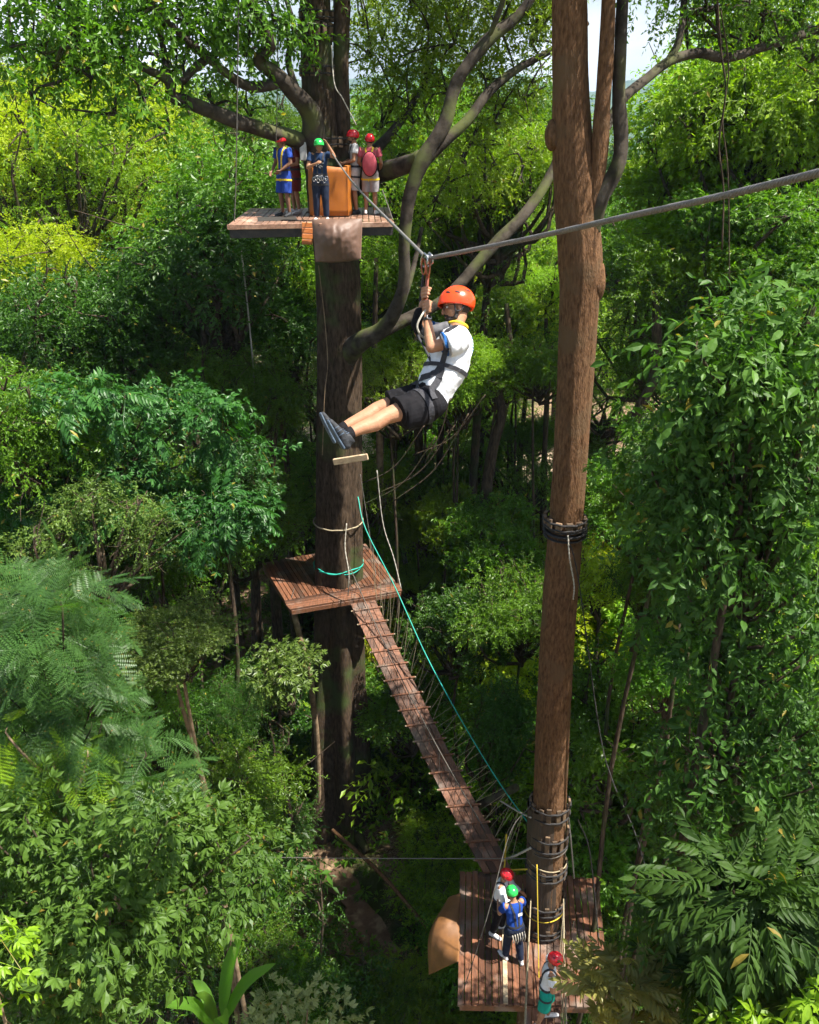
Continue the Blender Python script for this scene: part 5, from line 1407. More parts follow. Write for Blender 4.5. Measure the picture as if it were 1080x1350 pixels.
# the three on the lowest platform
L_ = lambda px, py: PZ(px, py, LZ+.006)
J = standing('reach', lean=.12, look=(-.1, 1, -.7), stride=.06); small_person('person in long sleeved white top, black trousers and red helmet beside the bridge end', L_(656, 1229), -math.pi*.62, .97, J, SKIN, C_WHITE, C_BLACK, H_RED, pants='long', sleeve=1.0, shoes=(SHOE_WHT, SHOE_WHT))
J = standing('reach', lean=.22, look=(.2, 1, -.7), stride=.10); e, b = small_person('guide in blue shirt and green helmet turned away on the lowest platform', L_(676, 1266), math.pi*.12, .98, J, SKIN, C_DEEP, C_DKBLUE, H_GREEN, pants='long', shoes=(SHOE_WHT, SHOE_WHT))
mb = MB(); mb.box((0.02, -.128, 1.33), (.09, .004, .06), Matrix.Rotation(-.2, 3, 'X')); mb.build('back_print', C_GREYW, e, loc=(0, 0, 0))
mb = MB()
for k in range(6):
    p = Vector((-.12+.05*k, -.14, .86)); mb.tube(catmull([p, p + Vector((.01, -.03, -.12)), p + Vector((.015, .0, -.2-.03*(k % 3)))], 6), .011, 5)
o = mb.build('rope_end', ROPE_W, e, smooth=True, loc=(0, 0, 0)); o['kind'] = 'stuff'
J = standing('front', lean=.10, look=(.1, 1, -.75), stride=.10); small_person('person in white shirt, teal shorts and red helmet stepping along the walkway', PZ(716, 1349, LZ+.0), -math.pi*.52, 1.0, J, SKIN, C_WHITE, C_TEAL, H_RED, shoes=(SHOE_WHT, SHOE_BLK))

# ------------------------------------------------------------------ the zip line and its rider
RD = 6.5
Q = lambda px, py, o=0.0: PD(px, py, RD+o)
A0 = P(433, 195, 21.25)
TR = Q(563, 341)
END = [TR, PD(820, 288, 4.6), PD(1090, 226, 3.2), PD(1420, 150, 2.3)]
def zip_line():
    up = [A0, A0.lerp(TR, .5) + Vector((0, 0, -.10)), TR]
    pts = catmull(up, 40); mb = MB(); mb.tube(pts, .0135, 8, caps=True)
    path = catmull([TR, PD(690, 316, 5.6), PD(820, 287, 4.65), PD(950, 259, 3.9), PD(1090, 225.5, 3.25), PD(1420, 146, 2.3), PD(1420, 146, 2.3)*2.6 - PD(1090, 225.5, 3.25)*1.6, PD(1420, 146, 2.3)*7 - PD(1090, 225.5, 3.25)*6], 560)
    mb.tube(path, .011, 8)
    for s in range(6):                                      # laid strands
        V = []
        L = 0
        for i, p in enumerate(path):
            if i: L += (p-path[i-1]).length
            t = (path[min(i+1, len(path)-1)]-path[max(i-1, 0)]).normalized(); e1 = t.cross(Vector((0, 0, 1))).normalized(); e2 = e1.cross(t)
            a = 2*math.pi*(L/.14 + s/6); V.append(p + e1*math.cos(a)*.0105 + e2*math.sin(a)*.0105)
        mb.tube(V, .0072, 5, caps=False)
    tag(mb.build('zip_line_cable', STEEL, smooth=True), 'thick twisted steel zip line running from the upper platform past the rider', 'cable')
zip_line()

def trolley():
    e = empty('pulley_trolley', TR, 'steel pulley trolley with orange carabiners and handle straps on the zip line above the rider', 'pulley')
    d = (PD(690, 316, 5.6)-TR).normalized(); up = Vector((0, 0, 1)); n_ = d.cross(up).normalized()
    for s in (-1, 1):
        mb = MB(); c = n_*s*.022
        mb.tube([c - d*.045 - up*.035, c - d*.04 + up*.012, c + up*.042, c + d*.04 + up*.012, c + d*.045 - up*.035, c - up*.06, c - d*.045 - up*.035], .008, 8, caps=False)
        mb.build('side_plate', CHROME, e, smooth=True, loc=(0, 0, 0))
    mb = MB(); mb.tube([n_*-.016, n_*-.006, n_*.006, n_*.016], [.034, .026, .026, .034], 24); mb.build('wheel', CHROME, e, smooth=False, loc=(0, 0, 0))
    def crab(top, bot, w, r, m):
        ax = (bot-top); L = ax.length; ax.normalize(); s = ax.cross(n_).normalized()
        pts = [top + ax*(L*.5*(1-math.cos(a))) + s*math.sin(a)*w for a in np.linspace(0, 2*math.pi, 25)]
        mb = MB(); mb.tube(pts, r, 8, caps=False); return mb.build('carabiner', m, e, smooth=True, loc=(0, 0, 0))
    o = lambda px, py, dd=0: Q(px, py, dd) - TR
    crab(o(558, 341), o(559, 362), .028, .0065, BRONZE); crab(o(565, 345, -.01), o(564, 366, -.01), .022, .0065, BRONZE)
    mb = MB(); mb.tube(catmull([o(564, 362), o(563, 374), o(562, 392), o(562, 410)], 12), .014, 10, squash=.6); mb.build('handle_strap', solid('rust_webbing', (0.22, 0.06, 0.03), rough=.7, scale=40), e, smooth=True, loc=(0, 0, 0))
    mb = MB(); mb.tube(catmull([o(558, 362), o(556, 380, .06), o(553, 410, .08), o(551, 440, .05), o(562, 462, -.02), o(573, 488, -.12)], 24), .010, 8, squash=.5)
    mb.build('lanyard', WEB, e, smooth=True, loc=(0, 0, 0))
    mb = MB(); mb.tube(catmull([o(562, 408, -.04), o(556, 416, -.09), o(550, 430, -.09), o(555, 442, -.06), o(562, 446, 0)], 18), .008, 8); mb.build('lanyard', ROPE_W, e, smooth=True, loc=(0, 0, 0))
trolley()

def rider():
    b0 = Q(577, 528); e = empty('person', b0, 'bearded person in orange helmet, white shirt and black shorts riding the zip line', 'person')
    q = lambda px, py, o=0.0: Q(px, py, o) - b0
    cu = Vector((0, sp, cp)); cf = Vector((0, cp, -sp)); cr = Vector((1, 0, 0))
    im = lambda dx, dy, dz=0.0: cr*dx - cu*dy + cf*dz           # image-plane direction (y down) to world
    fwd = im(-1, -.20, -.15).normalized()
    J = dict(hl=q(568, 527, -.09), hr=q(563, 521, .09), neck=q(603, 433, .0), sl=q(610, 446, -.175), sr=q(594, 440, .175),
             el=q(569, 458, -.19), wl=q(563, 418, -.075), er=q(553, 438, .12), wr=q(557, 400, .045),
             kl=q(509, 549, -.24), kr=q(497, 540, .02), al=q(457, 573, -.38), ar=q(449, 566, -.10),
             head=q(602, 405, .01), hf=im(-1, .16, -.12), hu=im(.16, -1, .05), fw=im(-1, -.22, -.1).normalized(),
             heell=q(452, 591, -.40), toel=q(431, 555, -.46), heelr=q(440, 583, -.10), toer=q(421, 545, -.17), ful=im(1, -.62, .2), fur=im(1, -.55, .2),
             hem=q(568, 528, .0) , kb=im(.2, .6))
    ax = im(-.02, -1, 0)
    gl = q(562.5, 405, -.02); gr = q(562, 386.5, .0)
    W_l = (Vector(J['wl'])-gl)*.5 + im(.55, .2, -.6)*.06; W_r = (Vector(J['wr'])-gr)*.5 + im(-.5, .0, .5)*.05
    b, sh_o, lo_o = build_person(e, J, SKIN, C_WHITE, C_BLACK, H_ORANGE, voxel=.0052, fists=[(gl, ax, W_l, 1.0, 1), (gr, ax, W_r, 1.0, -1)],
        loose=[loft([(q(575, 523), .15, .095), (q(582, 508), .16, .122), (q(589, 490), .17, .137), (q(597, 471), .18, .142), (q(602, 452), .165, .125)], cf, flat=(True, False), n=28), loft([(q(609, 446, -.15), .075, .085), (q(600, 452, -.19), .085, .092), (q(590, 455, -.20), .082, .088)], cf, flat=(False, True), n=24)],
        baggy=[loft([(q(570, 534, -.10), .12, .105), (q(548, 543, -.16), .11, .115), (q(531, 546, -.20), .10, .12)], cf, flat=(False, True), n=24)], sleeve=.62, wr=.011, harness=False, shoes=(SHOE_BLK, SOLE_BLUE), lower_len=.74, extra={'sock': C_BLACK}, hair=True)
    HM = basis(J['hf'], J['hu']); hc = Vector(J['head']); T_ = lambda p: hc + HM @ Vector(p)
    blob('beard', [ell(T_((0, .052, -.088)), (.049, .050, .036), HM), loft([(T_((-.028, .086, -.060)), .007, .007), (T_((0, .099, -.054)), .008, .008), (T_((.028, .086, -.060)), .007, .007)], HM.col[2]),
                   loft([(T_((-.062, .012, -.045)), .010, .012), (T_((-.056, .03, -.085)), .013, .018), (T_((-.03, .055, -.108)), .016, .018)], HM.col[0]), loft([(T_((.062, .012, -.045)), .010, .012), (T_((.056, .03, -.085)), .013, .018), (T_((.03, .055, -.108)), .016, .018)], HM.col[0])], .005, [HAIR], e, smooth=1, wr=(.0015, 60, (1, 1, 1)))
    mb = MB()
    for s in (-1, 1):
        c = T_((s*.033, .104, .0)); mb.tube([c + HM @ Vector((math.cos(a)*.024, -.004*abs(math.cos(a)), math.sin(a)*.019)) for a in np.linspace(0, 2*math.pi, 21)], .0022, 6, caps=False)
        mb.tube([T_((s*.057, .100, .006)), T_((s*.072, .06, .008)), T_((s*.078, -.01, .004))], .0022, 6)
    mb.tube([T_((-.010, .107, .004)), T_((0, .112, .007)), T_((.010, .107, .004))], .002, 6); mb.build('glasses', C_BLACK, e, smooth=True, loc=(0, 0, 0))
    # sleeve trim, watch, neck buff
    for a, bb in ((J['sl'], J['el']), (J['sr'], J['er'])):
        mb = MB()
        a, bb = Vector(a), Vector(bb); d = (bb-a).normalized(); c = a.lerp(bb, .60); e1 = d.orthogonal().normalized(); e2 = d.cross(e1)
        mb.add(*ribbon([bvh_of(sh_o)], [c + (e1*math.cos(t)+e2*math.sin(t))*.085 - d*.006 for t in np.linspace(0, 2*math.pi, 17)[:-1]], .022, .003, .002, 40, True))
        mb.build('sleeve_trim', C_CUFF, sh_o, loc=(0, 0, 0))
    w, el = Vector(J['wl']), Vector(J['el']); d = (w-el).normalized(); c = w.lerp(el, .10); e1 = d.orthogonal().normalized(); e2 = d.cross(e1)
    wt = MB(); wt.add(*ribbon([bvh_of(b)], [c + (e1*math.cos(t)+e2*math.sin(t))*.05 for t in np.linspace(0, 2*math.pi, 13)[:-1]], .022, .003, .002, 30, True)); wo = wt.build('watch', RUBBER, e, loc=(0, 0, 0))
    cf_ = im(.35, .1, -1).normalized(); cf_ = (cf_ - d*cf_.dot(d)).normalized(); mb = MB(); p = c + cf_*.030; mb.tube([p, p + cf_*.010, p + cf_*.012], [.020, .020, .017], 20); mb.build('watch_case', CHROME, wo, loc=(0, 0, 0))
    mb = MB(); p = p + cf_*.0125; mb.tube([p, p + cf_*.001], [.0155, .0155], 20); mb.build('watch_face', C_BLACK, wo, loc=(0, 0, 0))
    nk = Vector(J['neck']); mb = MB(); mb.tube(catmull([nk + im(-.065, -.035, -.05), nk + im(-.01, -.035, -.085), nk + im(.05, -.02, -.06), nk + im(.075, -.01, 0), nk + im(.05, -.03, .06), nk + im(-.02, -.05, .07)], 20), .014, 8, squash=.6); mb.build('neck_strap', YEL_WEB, e, smooth=True, loc=(0, 0, 0))
    # arm pad / camera between the forearms
    blob('arm_guard', [loft([(q(553, 412, .04), .045, .04), (q(549, 428, .07), .05, .045), (q(556, 442, .08), .042, .04)], cf)], .008, [C_BLACK], e)
    blob('front_pad', [loft([(q(589, 430, -.02), .05, .035), (q(575, 436, .0), .075, .05), (q(566, 447, .02), .06, .045)], cf)], .008, [cloth('grey_pad', (.12, .12, .13))], e, wr=(.004, 20, (1, 1, 1)))
    # full body harness
    bv = [bvh_of(sh_o), bvh_of(lo_o)]
    hm = (Vector(J['hl'])+Vector(J['hr']))/2
    def strap(pts, w, closed=False, n=40, m=WEB, nm='harness_strap', par=None):
        mb = MB(); mb.add(*ribbon(bv, pts, w, .005, .003, n, closed)); return mb.build(nm, m, par or ho, loc=(0, 0, 0))
    ring = lambda px, py, rx, rz, tilt=0: [q(px, py) + im(math.cos(a)*rx, math.cos(a)*tilt, 0) + cf*math.sin(a)*rz for a in np.linspace(0, 2*math.pi, 19)[:-1]]
    mb = MB(); mb.add(*ribbon(bv, ring(586, 487, .17, .20, .05), .030, .006, .003, 50, True)); ho = mb.build('harness', WEB, e, loc=(0, 0, 0))
    strap([q(574, 462, -.25), q(575, 478, -.26), q(576, 495, -.26), q(576, 510, -.26), q(575, 524, -.24)], .048)
    strap([q(553, 500, -.05), q(562, 492, -.16), q(570, 485, -.22), q(577, 480, -.24)], .045)
    strap([q(574, 465, -.25), q(578, 452, -.20), q(590, 436, -.12), q(603, 432, -.09)], .045)
    strap([q(574, 465, .25), q(578, 450, .20), q(590, 434, .12), q(603, 430, .09)], .045)
    for s in ('l', 'r'):
        h, kn = Vector(J['h'+s]), Vector(J['k'+s]); c = h.lerp(kn, .22); a_ = (kn-h).normalized(); e1 = (cf - a_*cf.dot(a_)).normalized(); e2 = a_.cross(e1)
        strap([c + (e1*math.cos(t)+e2*math.sin(t))*.15 for t in np.linspace(0, 2*math.pi, 15)[:-1]], .045, True)
    # blue lettering patch on the back of the shirt
    mb = MB(); sb = bvh_of(sh_o)
    for k in range(6):
        p = q(628-k*.6, 446+k*4.2, -.035); mb.add(*ribbon([sb], [p, p + cf*-.035], .010, .001, .0012, 4))
    o = mb.build('back_print', C_CUFF, sh_o, loc=(0, 0, 0)); o['kind'] = 'stuff'
    # shoe details
    for c in [o for o in e.children if o.name.startswith('shoe')]:
        bs = bvh_of(c); vs = np.array([v.co for v in c.data.vertices]); cen = Vector(vs.mean(0)); mb = MB()
        for k in range(4):
            p = cen + im(.55, -.35)*.06 + im(-.5, -.8)*(.016*k-.02); mb.add(*ribbon([bs], [p - cf*.03, p + im(.01, -.01), p + cf*.03], .006, .003, .002, 8))
        for k in range(3):
            p = cen - cf*.06 + im(.6, .9)*(.03*k-.04); mb.add(*ribbon([bs], [p + im(-.03, .01), p + im(.03, -.03)], .006, .002, .0015, 6))
        o = mb.build('lace', SOLE_BLUE, c, loc=(0, 0, 0)); o['kind'] = 'stuff'
rider()

bpy.data.scenes.remove(SHOP)
# ------------------------------------------------------------------ forest
G_BG = 'trees of the forest behind the platforms'
FAR_LABEL = {
 'dark': 'dark green leafy tree in the dense forest behind the platforms',
 'mid': 'mid green leafy tree in the dense forest behind the platforms',
 'light': 'light green tree in the dense forest behind the platforms',
 'yellow': 'yellow green tree in the dense forest behind the platforms'}
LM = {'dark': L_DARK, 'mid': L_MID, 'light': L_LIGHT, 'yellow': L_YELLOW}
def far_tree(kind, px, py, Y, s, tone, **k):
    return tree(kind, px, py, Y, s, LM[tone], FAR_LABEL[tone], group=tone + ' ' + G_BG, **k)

# background rows: crowns closing off the view between 30 and 75 m
ROWS = [  # Y, top pixel row, spacing (px), size
 (72, 262, 62, 1.5), (58, 300, 70, 1.35), (46, 330, 84, 1.2), (38, 385, 92, 1.05)]
for Y, ty, stp, s in ROWS:
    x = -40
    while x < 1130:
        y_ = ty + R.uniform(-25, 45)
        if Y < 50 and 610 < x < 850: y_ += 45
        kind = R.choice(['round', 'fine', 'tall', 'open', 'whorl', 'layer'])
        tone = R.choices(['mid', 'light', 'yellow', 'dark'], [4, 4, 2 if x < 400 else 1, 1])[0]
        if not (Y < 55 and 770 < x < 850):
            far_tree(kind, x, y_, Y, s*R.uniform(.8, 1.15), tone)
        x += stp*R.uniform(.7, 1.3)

# lower fill: understorey crowns in front of them
for Y, ty, n in ((50, 470, 9), (42, 520, 10), (34, 560, 11), (30, 660, 9)):
    for i in range(n):
        x = 1080*(i+R.uniform(.1, .9))/n
        if 640 < x < 850 and Y > 32 : continue
        far_tree(R.choice(['open', 'fine', 'round', 'tall', 'whorl', 'open']), x, ty+R.uniform(-60, 60), Y, R.uniform(.55, .9), R.choices(['mid', 'light', 'yellow', 'dark'], [4, 3, 1, 3])[0])

T = tree
# left side, far to near; yellow leaf colour carries the treetops' backlight
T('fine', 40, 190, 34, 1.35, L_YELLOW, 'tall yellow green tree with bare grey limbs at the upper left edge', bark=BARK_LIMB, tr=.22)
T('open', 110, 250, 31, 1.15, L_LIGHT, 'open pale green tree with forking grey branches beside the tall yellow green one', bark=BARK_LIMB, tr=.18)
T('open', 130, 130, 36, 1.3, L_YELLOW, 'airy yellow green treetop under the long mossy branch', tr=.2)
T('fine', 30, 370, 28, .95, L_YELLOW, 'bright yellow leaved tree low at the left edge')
T('open', 195, 330, 33, .9, L_YELLOW, 'yellow green tree with backlit colouring left of the upper platform')
T('open', 245, 240, 38, 1.1, L_YELLOW, 'bright yellow treetop just left of the people on the upper deck')
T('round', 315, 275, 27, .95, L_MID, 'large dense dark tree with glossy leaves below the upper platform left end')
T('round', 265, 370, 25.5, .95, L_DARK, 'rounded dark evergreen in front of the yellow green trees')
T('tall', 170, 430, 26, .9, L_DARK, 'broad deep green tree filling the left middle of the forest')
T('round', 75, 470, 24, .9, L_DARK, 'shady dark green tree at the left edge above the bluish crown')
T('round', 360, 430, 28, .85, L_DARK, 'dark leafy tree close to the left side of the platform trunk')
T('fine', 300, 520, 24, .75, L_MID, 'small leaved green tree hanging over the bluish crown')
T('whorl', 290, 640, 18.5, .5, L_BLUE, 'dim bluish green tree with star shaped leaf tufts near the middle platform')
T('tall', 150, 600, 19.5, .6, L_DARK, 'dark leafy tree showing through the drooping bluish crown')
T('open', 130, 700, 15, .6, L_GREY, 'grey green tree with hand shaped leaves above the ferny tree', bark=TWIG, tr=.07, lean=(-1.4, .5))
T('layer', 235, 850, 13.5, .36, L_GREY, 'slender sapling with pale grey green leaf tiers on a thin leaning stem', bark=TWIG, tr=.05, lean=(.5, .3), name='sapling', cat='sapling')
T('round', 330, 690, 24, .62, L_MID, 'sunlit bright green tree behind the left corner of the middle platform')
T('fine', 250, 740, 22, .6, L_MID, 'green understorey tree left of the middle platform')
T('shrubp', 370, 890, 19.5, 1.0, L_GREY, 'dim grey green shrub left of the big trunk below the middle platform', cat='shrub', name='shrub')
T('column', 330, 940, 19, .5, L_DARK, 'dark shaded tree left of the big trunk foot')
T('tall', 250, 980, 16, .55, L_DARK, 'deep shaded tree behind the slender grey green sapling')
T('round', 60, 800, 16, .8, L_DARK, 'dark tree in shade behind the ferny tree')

# tall crowns closing the upper left and the middle of the skyline
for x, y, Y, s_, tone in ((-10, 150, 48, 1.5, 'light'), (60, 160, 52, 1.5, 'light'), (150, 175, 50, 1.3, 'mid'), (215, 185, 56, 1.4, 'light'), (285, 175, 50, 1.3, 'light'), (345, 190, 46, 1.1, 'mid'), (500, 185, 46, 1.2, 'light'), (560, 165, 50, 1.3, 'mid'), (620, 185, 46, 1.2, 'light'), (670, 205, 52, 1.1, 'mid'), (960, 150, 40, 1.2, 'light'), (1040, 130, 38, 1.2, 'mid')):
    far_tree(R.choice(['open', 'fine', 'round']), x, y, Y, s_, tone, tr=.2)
# slender trees knitting the near crowns together on both sides
def side_trees(n, x0, x1, y0, y1, Y0, Y1, smin, smax, tones, side):
    for i in range(n):
        tone = R.choices(list(tones), list(tones.values()))[0]
        x, y = R.uniform(x0, x1), R.uniform(y0, y1)
        Yt = R.uniform(Y0, Y1)
        if 'bare' in side and Yt < 16: x = max(x, 880)
        if x1 < 450 and x > 215 and y < 930: x -= 190
        lab = {'dark': 'dark green slender tree', 'mid': 'mid green slender tree', 'light': 'light green slender tree'}[tone] + f' crowded among others {side}'
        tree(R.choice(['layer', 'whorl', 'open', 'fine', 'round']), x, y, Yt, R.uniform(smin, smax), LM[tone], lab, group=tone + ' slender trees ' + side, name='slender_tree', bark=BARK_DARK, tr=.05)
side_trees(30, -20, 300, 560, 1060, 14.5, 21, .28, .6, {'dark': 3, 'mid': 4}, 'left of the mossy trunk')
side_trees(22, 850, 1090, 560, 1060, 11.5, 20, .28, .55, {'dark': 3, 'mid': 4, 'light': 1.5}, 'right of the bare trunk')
side_trees(20, 470, 720, 380, 780, 23.5, 30, .3, .55, {'mid': 1, 'light': 5}, 'between the two big trunks')  # mostly light leaves, to brighten this shaded gap by colour

# understorey filling the space under the crowns
G_US = 'bushes of the understorey'
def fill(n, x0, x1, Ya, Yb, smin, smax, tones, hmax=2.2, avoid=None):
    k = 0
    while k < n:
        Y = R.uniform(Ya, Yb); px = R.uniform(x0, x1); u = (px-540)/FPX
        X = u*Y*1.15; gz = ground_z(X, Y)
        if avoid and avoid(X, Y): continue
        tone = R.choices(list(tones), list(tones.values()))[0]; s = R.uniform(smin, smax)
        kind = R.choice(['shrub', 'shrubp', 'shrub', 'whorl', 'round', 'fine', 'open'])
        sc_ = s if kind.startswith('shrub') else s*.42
        tree(kind, 0, 0, Y, sc_, LM[tone], {'dark': 'dark green bush', 'mid': 'mid green bush', 'light': 'light green bush', 'yellow': 'yellow green bush'}[tone] + ' in the leafy understorey below the platforms', tone + ' ' + G_US, 'bush', 'bush', pos=Vector((X, Y, gz + R.uniform(.5, hmax))), lean=(0, 0), tr=.04)
        k += 1
def on_path(X, Y):
    if -4.0 < X < -0.2 and 15.5 < Y < 23: return True
    pc = [PZ(a, b, .2) for a, b in ((385, 1060), (405, 1100), (455, 1170), (520, 1260), (580, 1330))]
    return any((Vector((X, Y))-Vector((p.x, p.y)).lerp(Vector((q.x, q.y)), t)).length < .75 for p, q in zip(pc, pc[1:]) for t in (0, .25, .5, .75, 1))
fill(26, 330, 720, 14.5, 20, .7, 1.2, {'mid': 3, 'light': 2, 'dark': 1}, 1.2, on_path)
fill(34, 330, 610, 12, 17.5, .5, .9, {'mid': 3, 'light': 4}, .8, on_path)  # light leaf colours put in where sun should reach the undergrowth
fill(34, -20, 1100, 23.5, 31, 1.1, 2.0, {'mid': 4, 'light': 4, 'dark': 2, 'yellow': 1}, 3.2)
fill(34, 460, 860, 23, 33, 1.2, 2.2, {'mid': 3, 'light': 6, 'yellow': 3}, 5)  # light and yellow leaves in place of sun between the trunks
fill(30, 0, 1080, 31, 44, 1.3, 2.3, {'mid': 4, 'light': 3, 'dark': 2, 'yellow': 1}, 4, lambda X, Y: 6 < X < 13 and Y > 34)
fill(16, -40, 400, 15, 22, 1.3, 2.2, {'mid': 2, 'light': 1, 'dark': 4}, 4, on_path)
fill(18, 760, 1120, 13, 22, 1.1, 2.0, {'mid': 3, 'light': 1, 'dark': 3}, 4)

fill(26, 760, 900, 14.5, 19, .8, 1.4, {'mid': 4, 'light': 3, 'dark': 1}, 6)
fill(22, 600, 800, 27, 38, 1.2, 2.0, {'mid': 2, 'light': 5, 'yellow': 2}, 6, lambda X, Y: 7 < X < 12 and Y > 34)  # light leaves again, standing in for sun in the dark centre

# centre between the trunks; yellow-green leaves, lightened in place of sunlight
T('open', 560, 400, 33, .95, L_YELLOW, 'airy yellow green tree behind the zip line rider')
T('open', 640, 470, 30, .85, L_YELLOW, 'thin yellow green tree with crooked dark trunk right of the rider', tr=.15)
T('fine', 520, 480, 28, .75, L_LIGHT, 'small leaved green tree just right of the big trunk')
T('open', 700, 440, 29, .75, L_YELLOW, 'small leaved light green tree between the rider and the bare trunk')
T('whorl', 640, 720, 24, .7, L_MID, 'sunlit star leaved tree above the plank bridge')
T('whorl', 590, 690, 25, .5, L_LIGHT, 'pale star leaved tree right of the middle platform')
T('round', 690, 810, 20.5, .5, L_MID, 'mid green tree beside the plank bridge left of the bare trunk')
T('whorl', 610, 830, 21.5, .6, L_DARK, 'dark tree with star shaped leaf whorls behind the plank bridge')
T('round', 545, 930, 22.5, .6, L_MID, 'mid green tree behind the lower half of the plank bridge')
T('tall', 660, 960, 17.5, .45, L_DARK, 'dark leafy tree right of the rope railing')
T('round', 560, 230, 29, .9, L_MID, 'leafy tree right of the people on the upper platform')
T('fine', 650, 260, 27, .85, L_LIGHT, 'bright small leaved tree under the curved mossy limb')
T('round', 680, 190, 31, .75, L_MID, 'green treetop left of the bare trunk below the hills')
T('round', 600, 320, 30, .8, L_MID, 'leafy tree behind the orange helmet')
T('fine', 470, 350, 29, .8, L_LIGHT, 'green tree peeking out below the hanging brown tarp')

# right side
T('layer', 925, 275, 28, 1.05, L_LIGHT, 'layered sunlit tree right of the forked stems', tr=.14)
T('layer', 1010, 180, 25, 1.1, L_LIGHT, 'tall layered light green tree at the upper right edge', tr=.16)
T('round', 1050, 120, 24, 1.0, L_LIGHT, 'tall light green tree behind the layered one at the upper right')
T('layer', 960, 330, 25, .95, L_LIGHT, 'layered green tree crossed by the thick cable', tr=.12)
T('layer', 1065, 340, 22, .9, L_MID, 'green tree with flat leaf tiers at the right edge under the cable', tr=.1)
T('open', 860, 420, 27, .9, L_MID, 'dark stemmed open tree right of the bare trunk', tr=.16, lean=(.3, .5))
T('open', 820, 520, 30, .8, L_LIGHT, 'sparse sunlit tree in front of the sandy clearing', tr=.1)
T('fine', 940, 480, 23, .8, L_MID, 'green tree with fine leaves behind the leafy climber column', tr=.12)
T('round', 1050, 500, 16, .7, L_MID, 'leafy green tree beside the climber column at the right edge')
T('shrub', 795, 760, 24, 1.0, L_YELLOW, 'yellow lit shrub right of the bare trunk below the strap', cat='shrub', name='shrub')
T('column', 845, 770, 19, .5, L_DARK, 'dark tree in shade between the bare trunk and the climber column')
T('shrub', 800, 930, 18, 1.25, L_MID, 'bright green bush lit by the sun right of the bare trunk', cat='shrub', name='shrub')
T('shrub', 790, 1010, 16, 1.1, L_MID, 'leafy bush beside the wrapped base of the bare trunk', cat='shrub', name='shrub')
T('round', 1010, 900, 18, .8, L_DARK, 'dark tree seen through the climber column')

L_BIG = leaf_mat('leaf_large_frond', (0.018, 0.054, 0.008), (0.050, 0.112, 0.018), (1.4, 1.6, 0.5), tr=0.3, gloss=.16, rough=.55)
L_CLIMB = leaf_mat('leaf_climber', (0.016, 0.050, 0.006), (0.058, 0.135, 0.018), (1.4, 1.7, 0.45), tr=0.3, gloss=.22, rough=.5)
L_CLIMB2 = leaf_mat('leaf_lit_climber_and_broadleaf', (0.030, 0.085, 0.010), (0.100, 0.205, 0.030), (1.4, 1.7, 0.45), tr=0.34, gloss=.22, rough=.5)  # lit copy of the climber leaf: sun put into colour; also broadleaf green
# foreground plants with full size leaves ------------------------------------
def plant(name, label, cat, lumps_px, tpl, per_m2, leaf, scale=(.85, 1.15), seed=1, stems=True, bark=None, base_px=None, thick=1.0, **k):
    """lumps_px: (px, py, Y, radius in metres) clumps of one plant; trunk runs from the ground up to them."""
    pts = [(P(a, b, Y), r) for a, b, Y, r in lumps_px]
    cen = sum((p for p, _ in pts), Vector())/len(pts)
    b = base_px if base_px is not None else Vector((cen.x, cen.y+.3, 0))
    b.z = ground_z(b.x, b.y)-.1
    e = empty(name, b, label, cat)
    rng = seed_rng(seed)
    lm = [(np.array(p-b), r) for p, r in pts]
    V, F, Tn = crown_arrays(rng, lm, tpl, per_m2, scale=scale, **k)
    me = tri_mesh('crown', V, F, Tn, None)
    link_mesh('crown', me, [leaf], e, loc=(0, 0, 0))
    if stems:
        top = (cen-b); mb = MB()
        H = top.z
        mb.tube(catmull([(0, 0, 0), top*.4+Vector((.1, .15, 0)), top*.75, top], 12), lerp_list([.11*thick, .09*thick, .06*thick, .02], 12), 8)
        for c, r in lm:
            c = Vector(c); t_ = max(.1, min(.97, (c.z-.7)/max(H, .1))); a = Vector((.1*math.sin(t_*3), .15*math.sin(t_*3), 0)) + top*t_
            mb.tube(catmull([a, a.lerp(c, .5)+Vector((0, 0, -.12)), c, c+Vector((0, .05, .1))], 8), lerp_list([.03*thick, .022*thick, .014, .006], 8), 6)
        mb.build('trunk', bark or BARK_DARK, e, smooth=True, loc=(0, 0, 0))
    return e

def grid(x0, x1, y0, y1, Y0, Y1, n, r0, r1, seed, keep=None):
    rr = random.Random(seed); out = []
    while len(out) < n:
        x, y = rr.uniform(x0, x1), rr.uniform(y0, y1)
        if keep and not keep(x, y): continue
        out.append((x, y, rr.uniform(Y0, Y1), rr.uniform(r0, r1)))
    return out

plant('drooping_tree', 'wide bluish green tree with drooping compound leaves left of the big trunk', 'tree',
      grid(-30, 325, 500, 715, 15.5, 17.8, 52, .4, .75, 13, lambda x, y: y > 500+max(0, 150-x)*.15+max(0, x-230)*.55), SP_PALM_HI[:3] + SP_PIN_HI[:1] + SP_PALM[:2], 9, L_BLUE, scale=(.6, 1.15), seed=40, droop=.55, top_bias=.6, squash=.38)
plant('ferny_tree', 'ferny tree with feathery finely divided fronds at the left edge', 'tree',
      grid(-30, 150, 790, 1090, 9.0, 10.5, 26, .42, .6, 3, lambda x, y: x < 60+.35*(y-700)) + [(190, 1000, 9.6, .4), (210, 1040, 9.4, .4), (60, 800, 10, .45)],
      SP_FEATH, 9, L_FERN, scale=(.7, 1.35), seed=41, thick=.4, droop=.35, top_bias=.4, bark=BARK_DARK)
plant('ferny_tree', 'bright green feathery sprig tree at the bottom of the ferny crown', 'tree',
      [(90, 1030, 9.1, .3), (60, 1010, 9.2, .25), (10, 970, 9.0, .3), (115, 1000, 9.3, .22)], SP_FEATH, 10, L_LIGHT, seed=42, droop=.3, bark=TWIG)
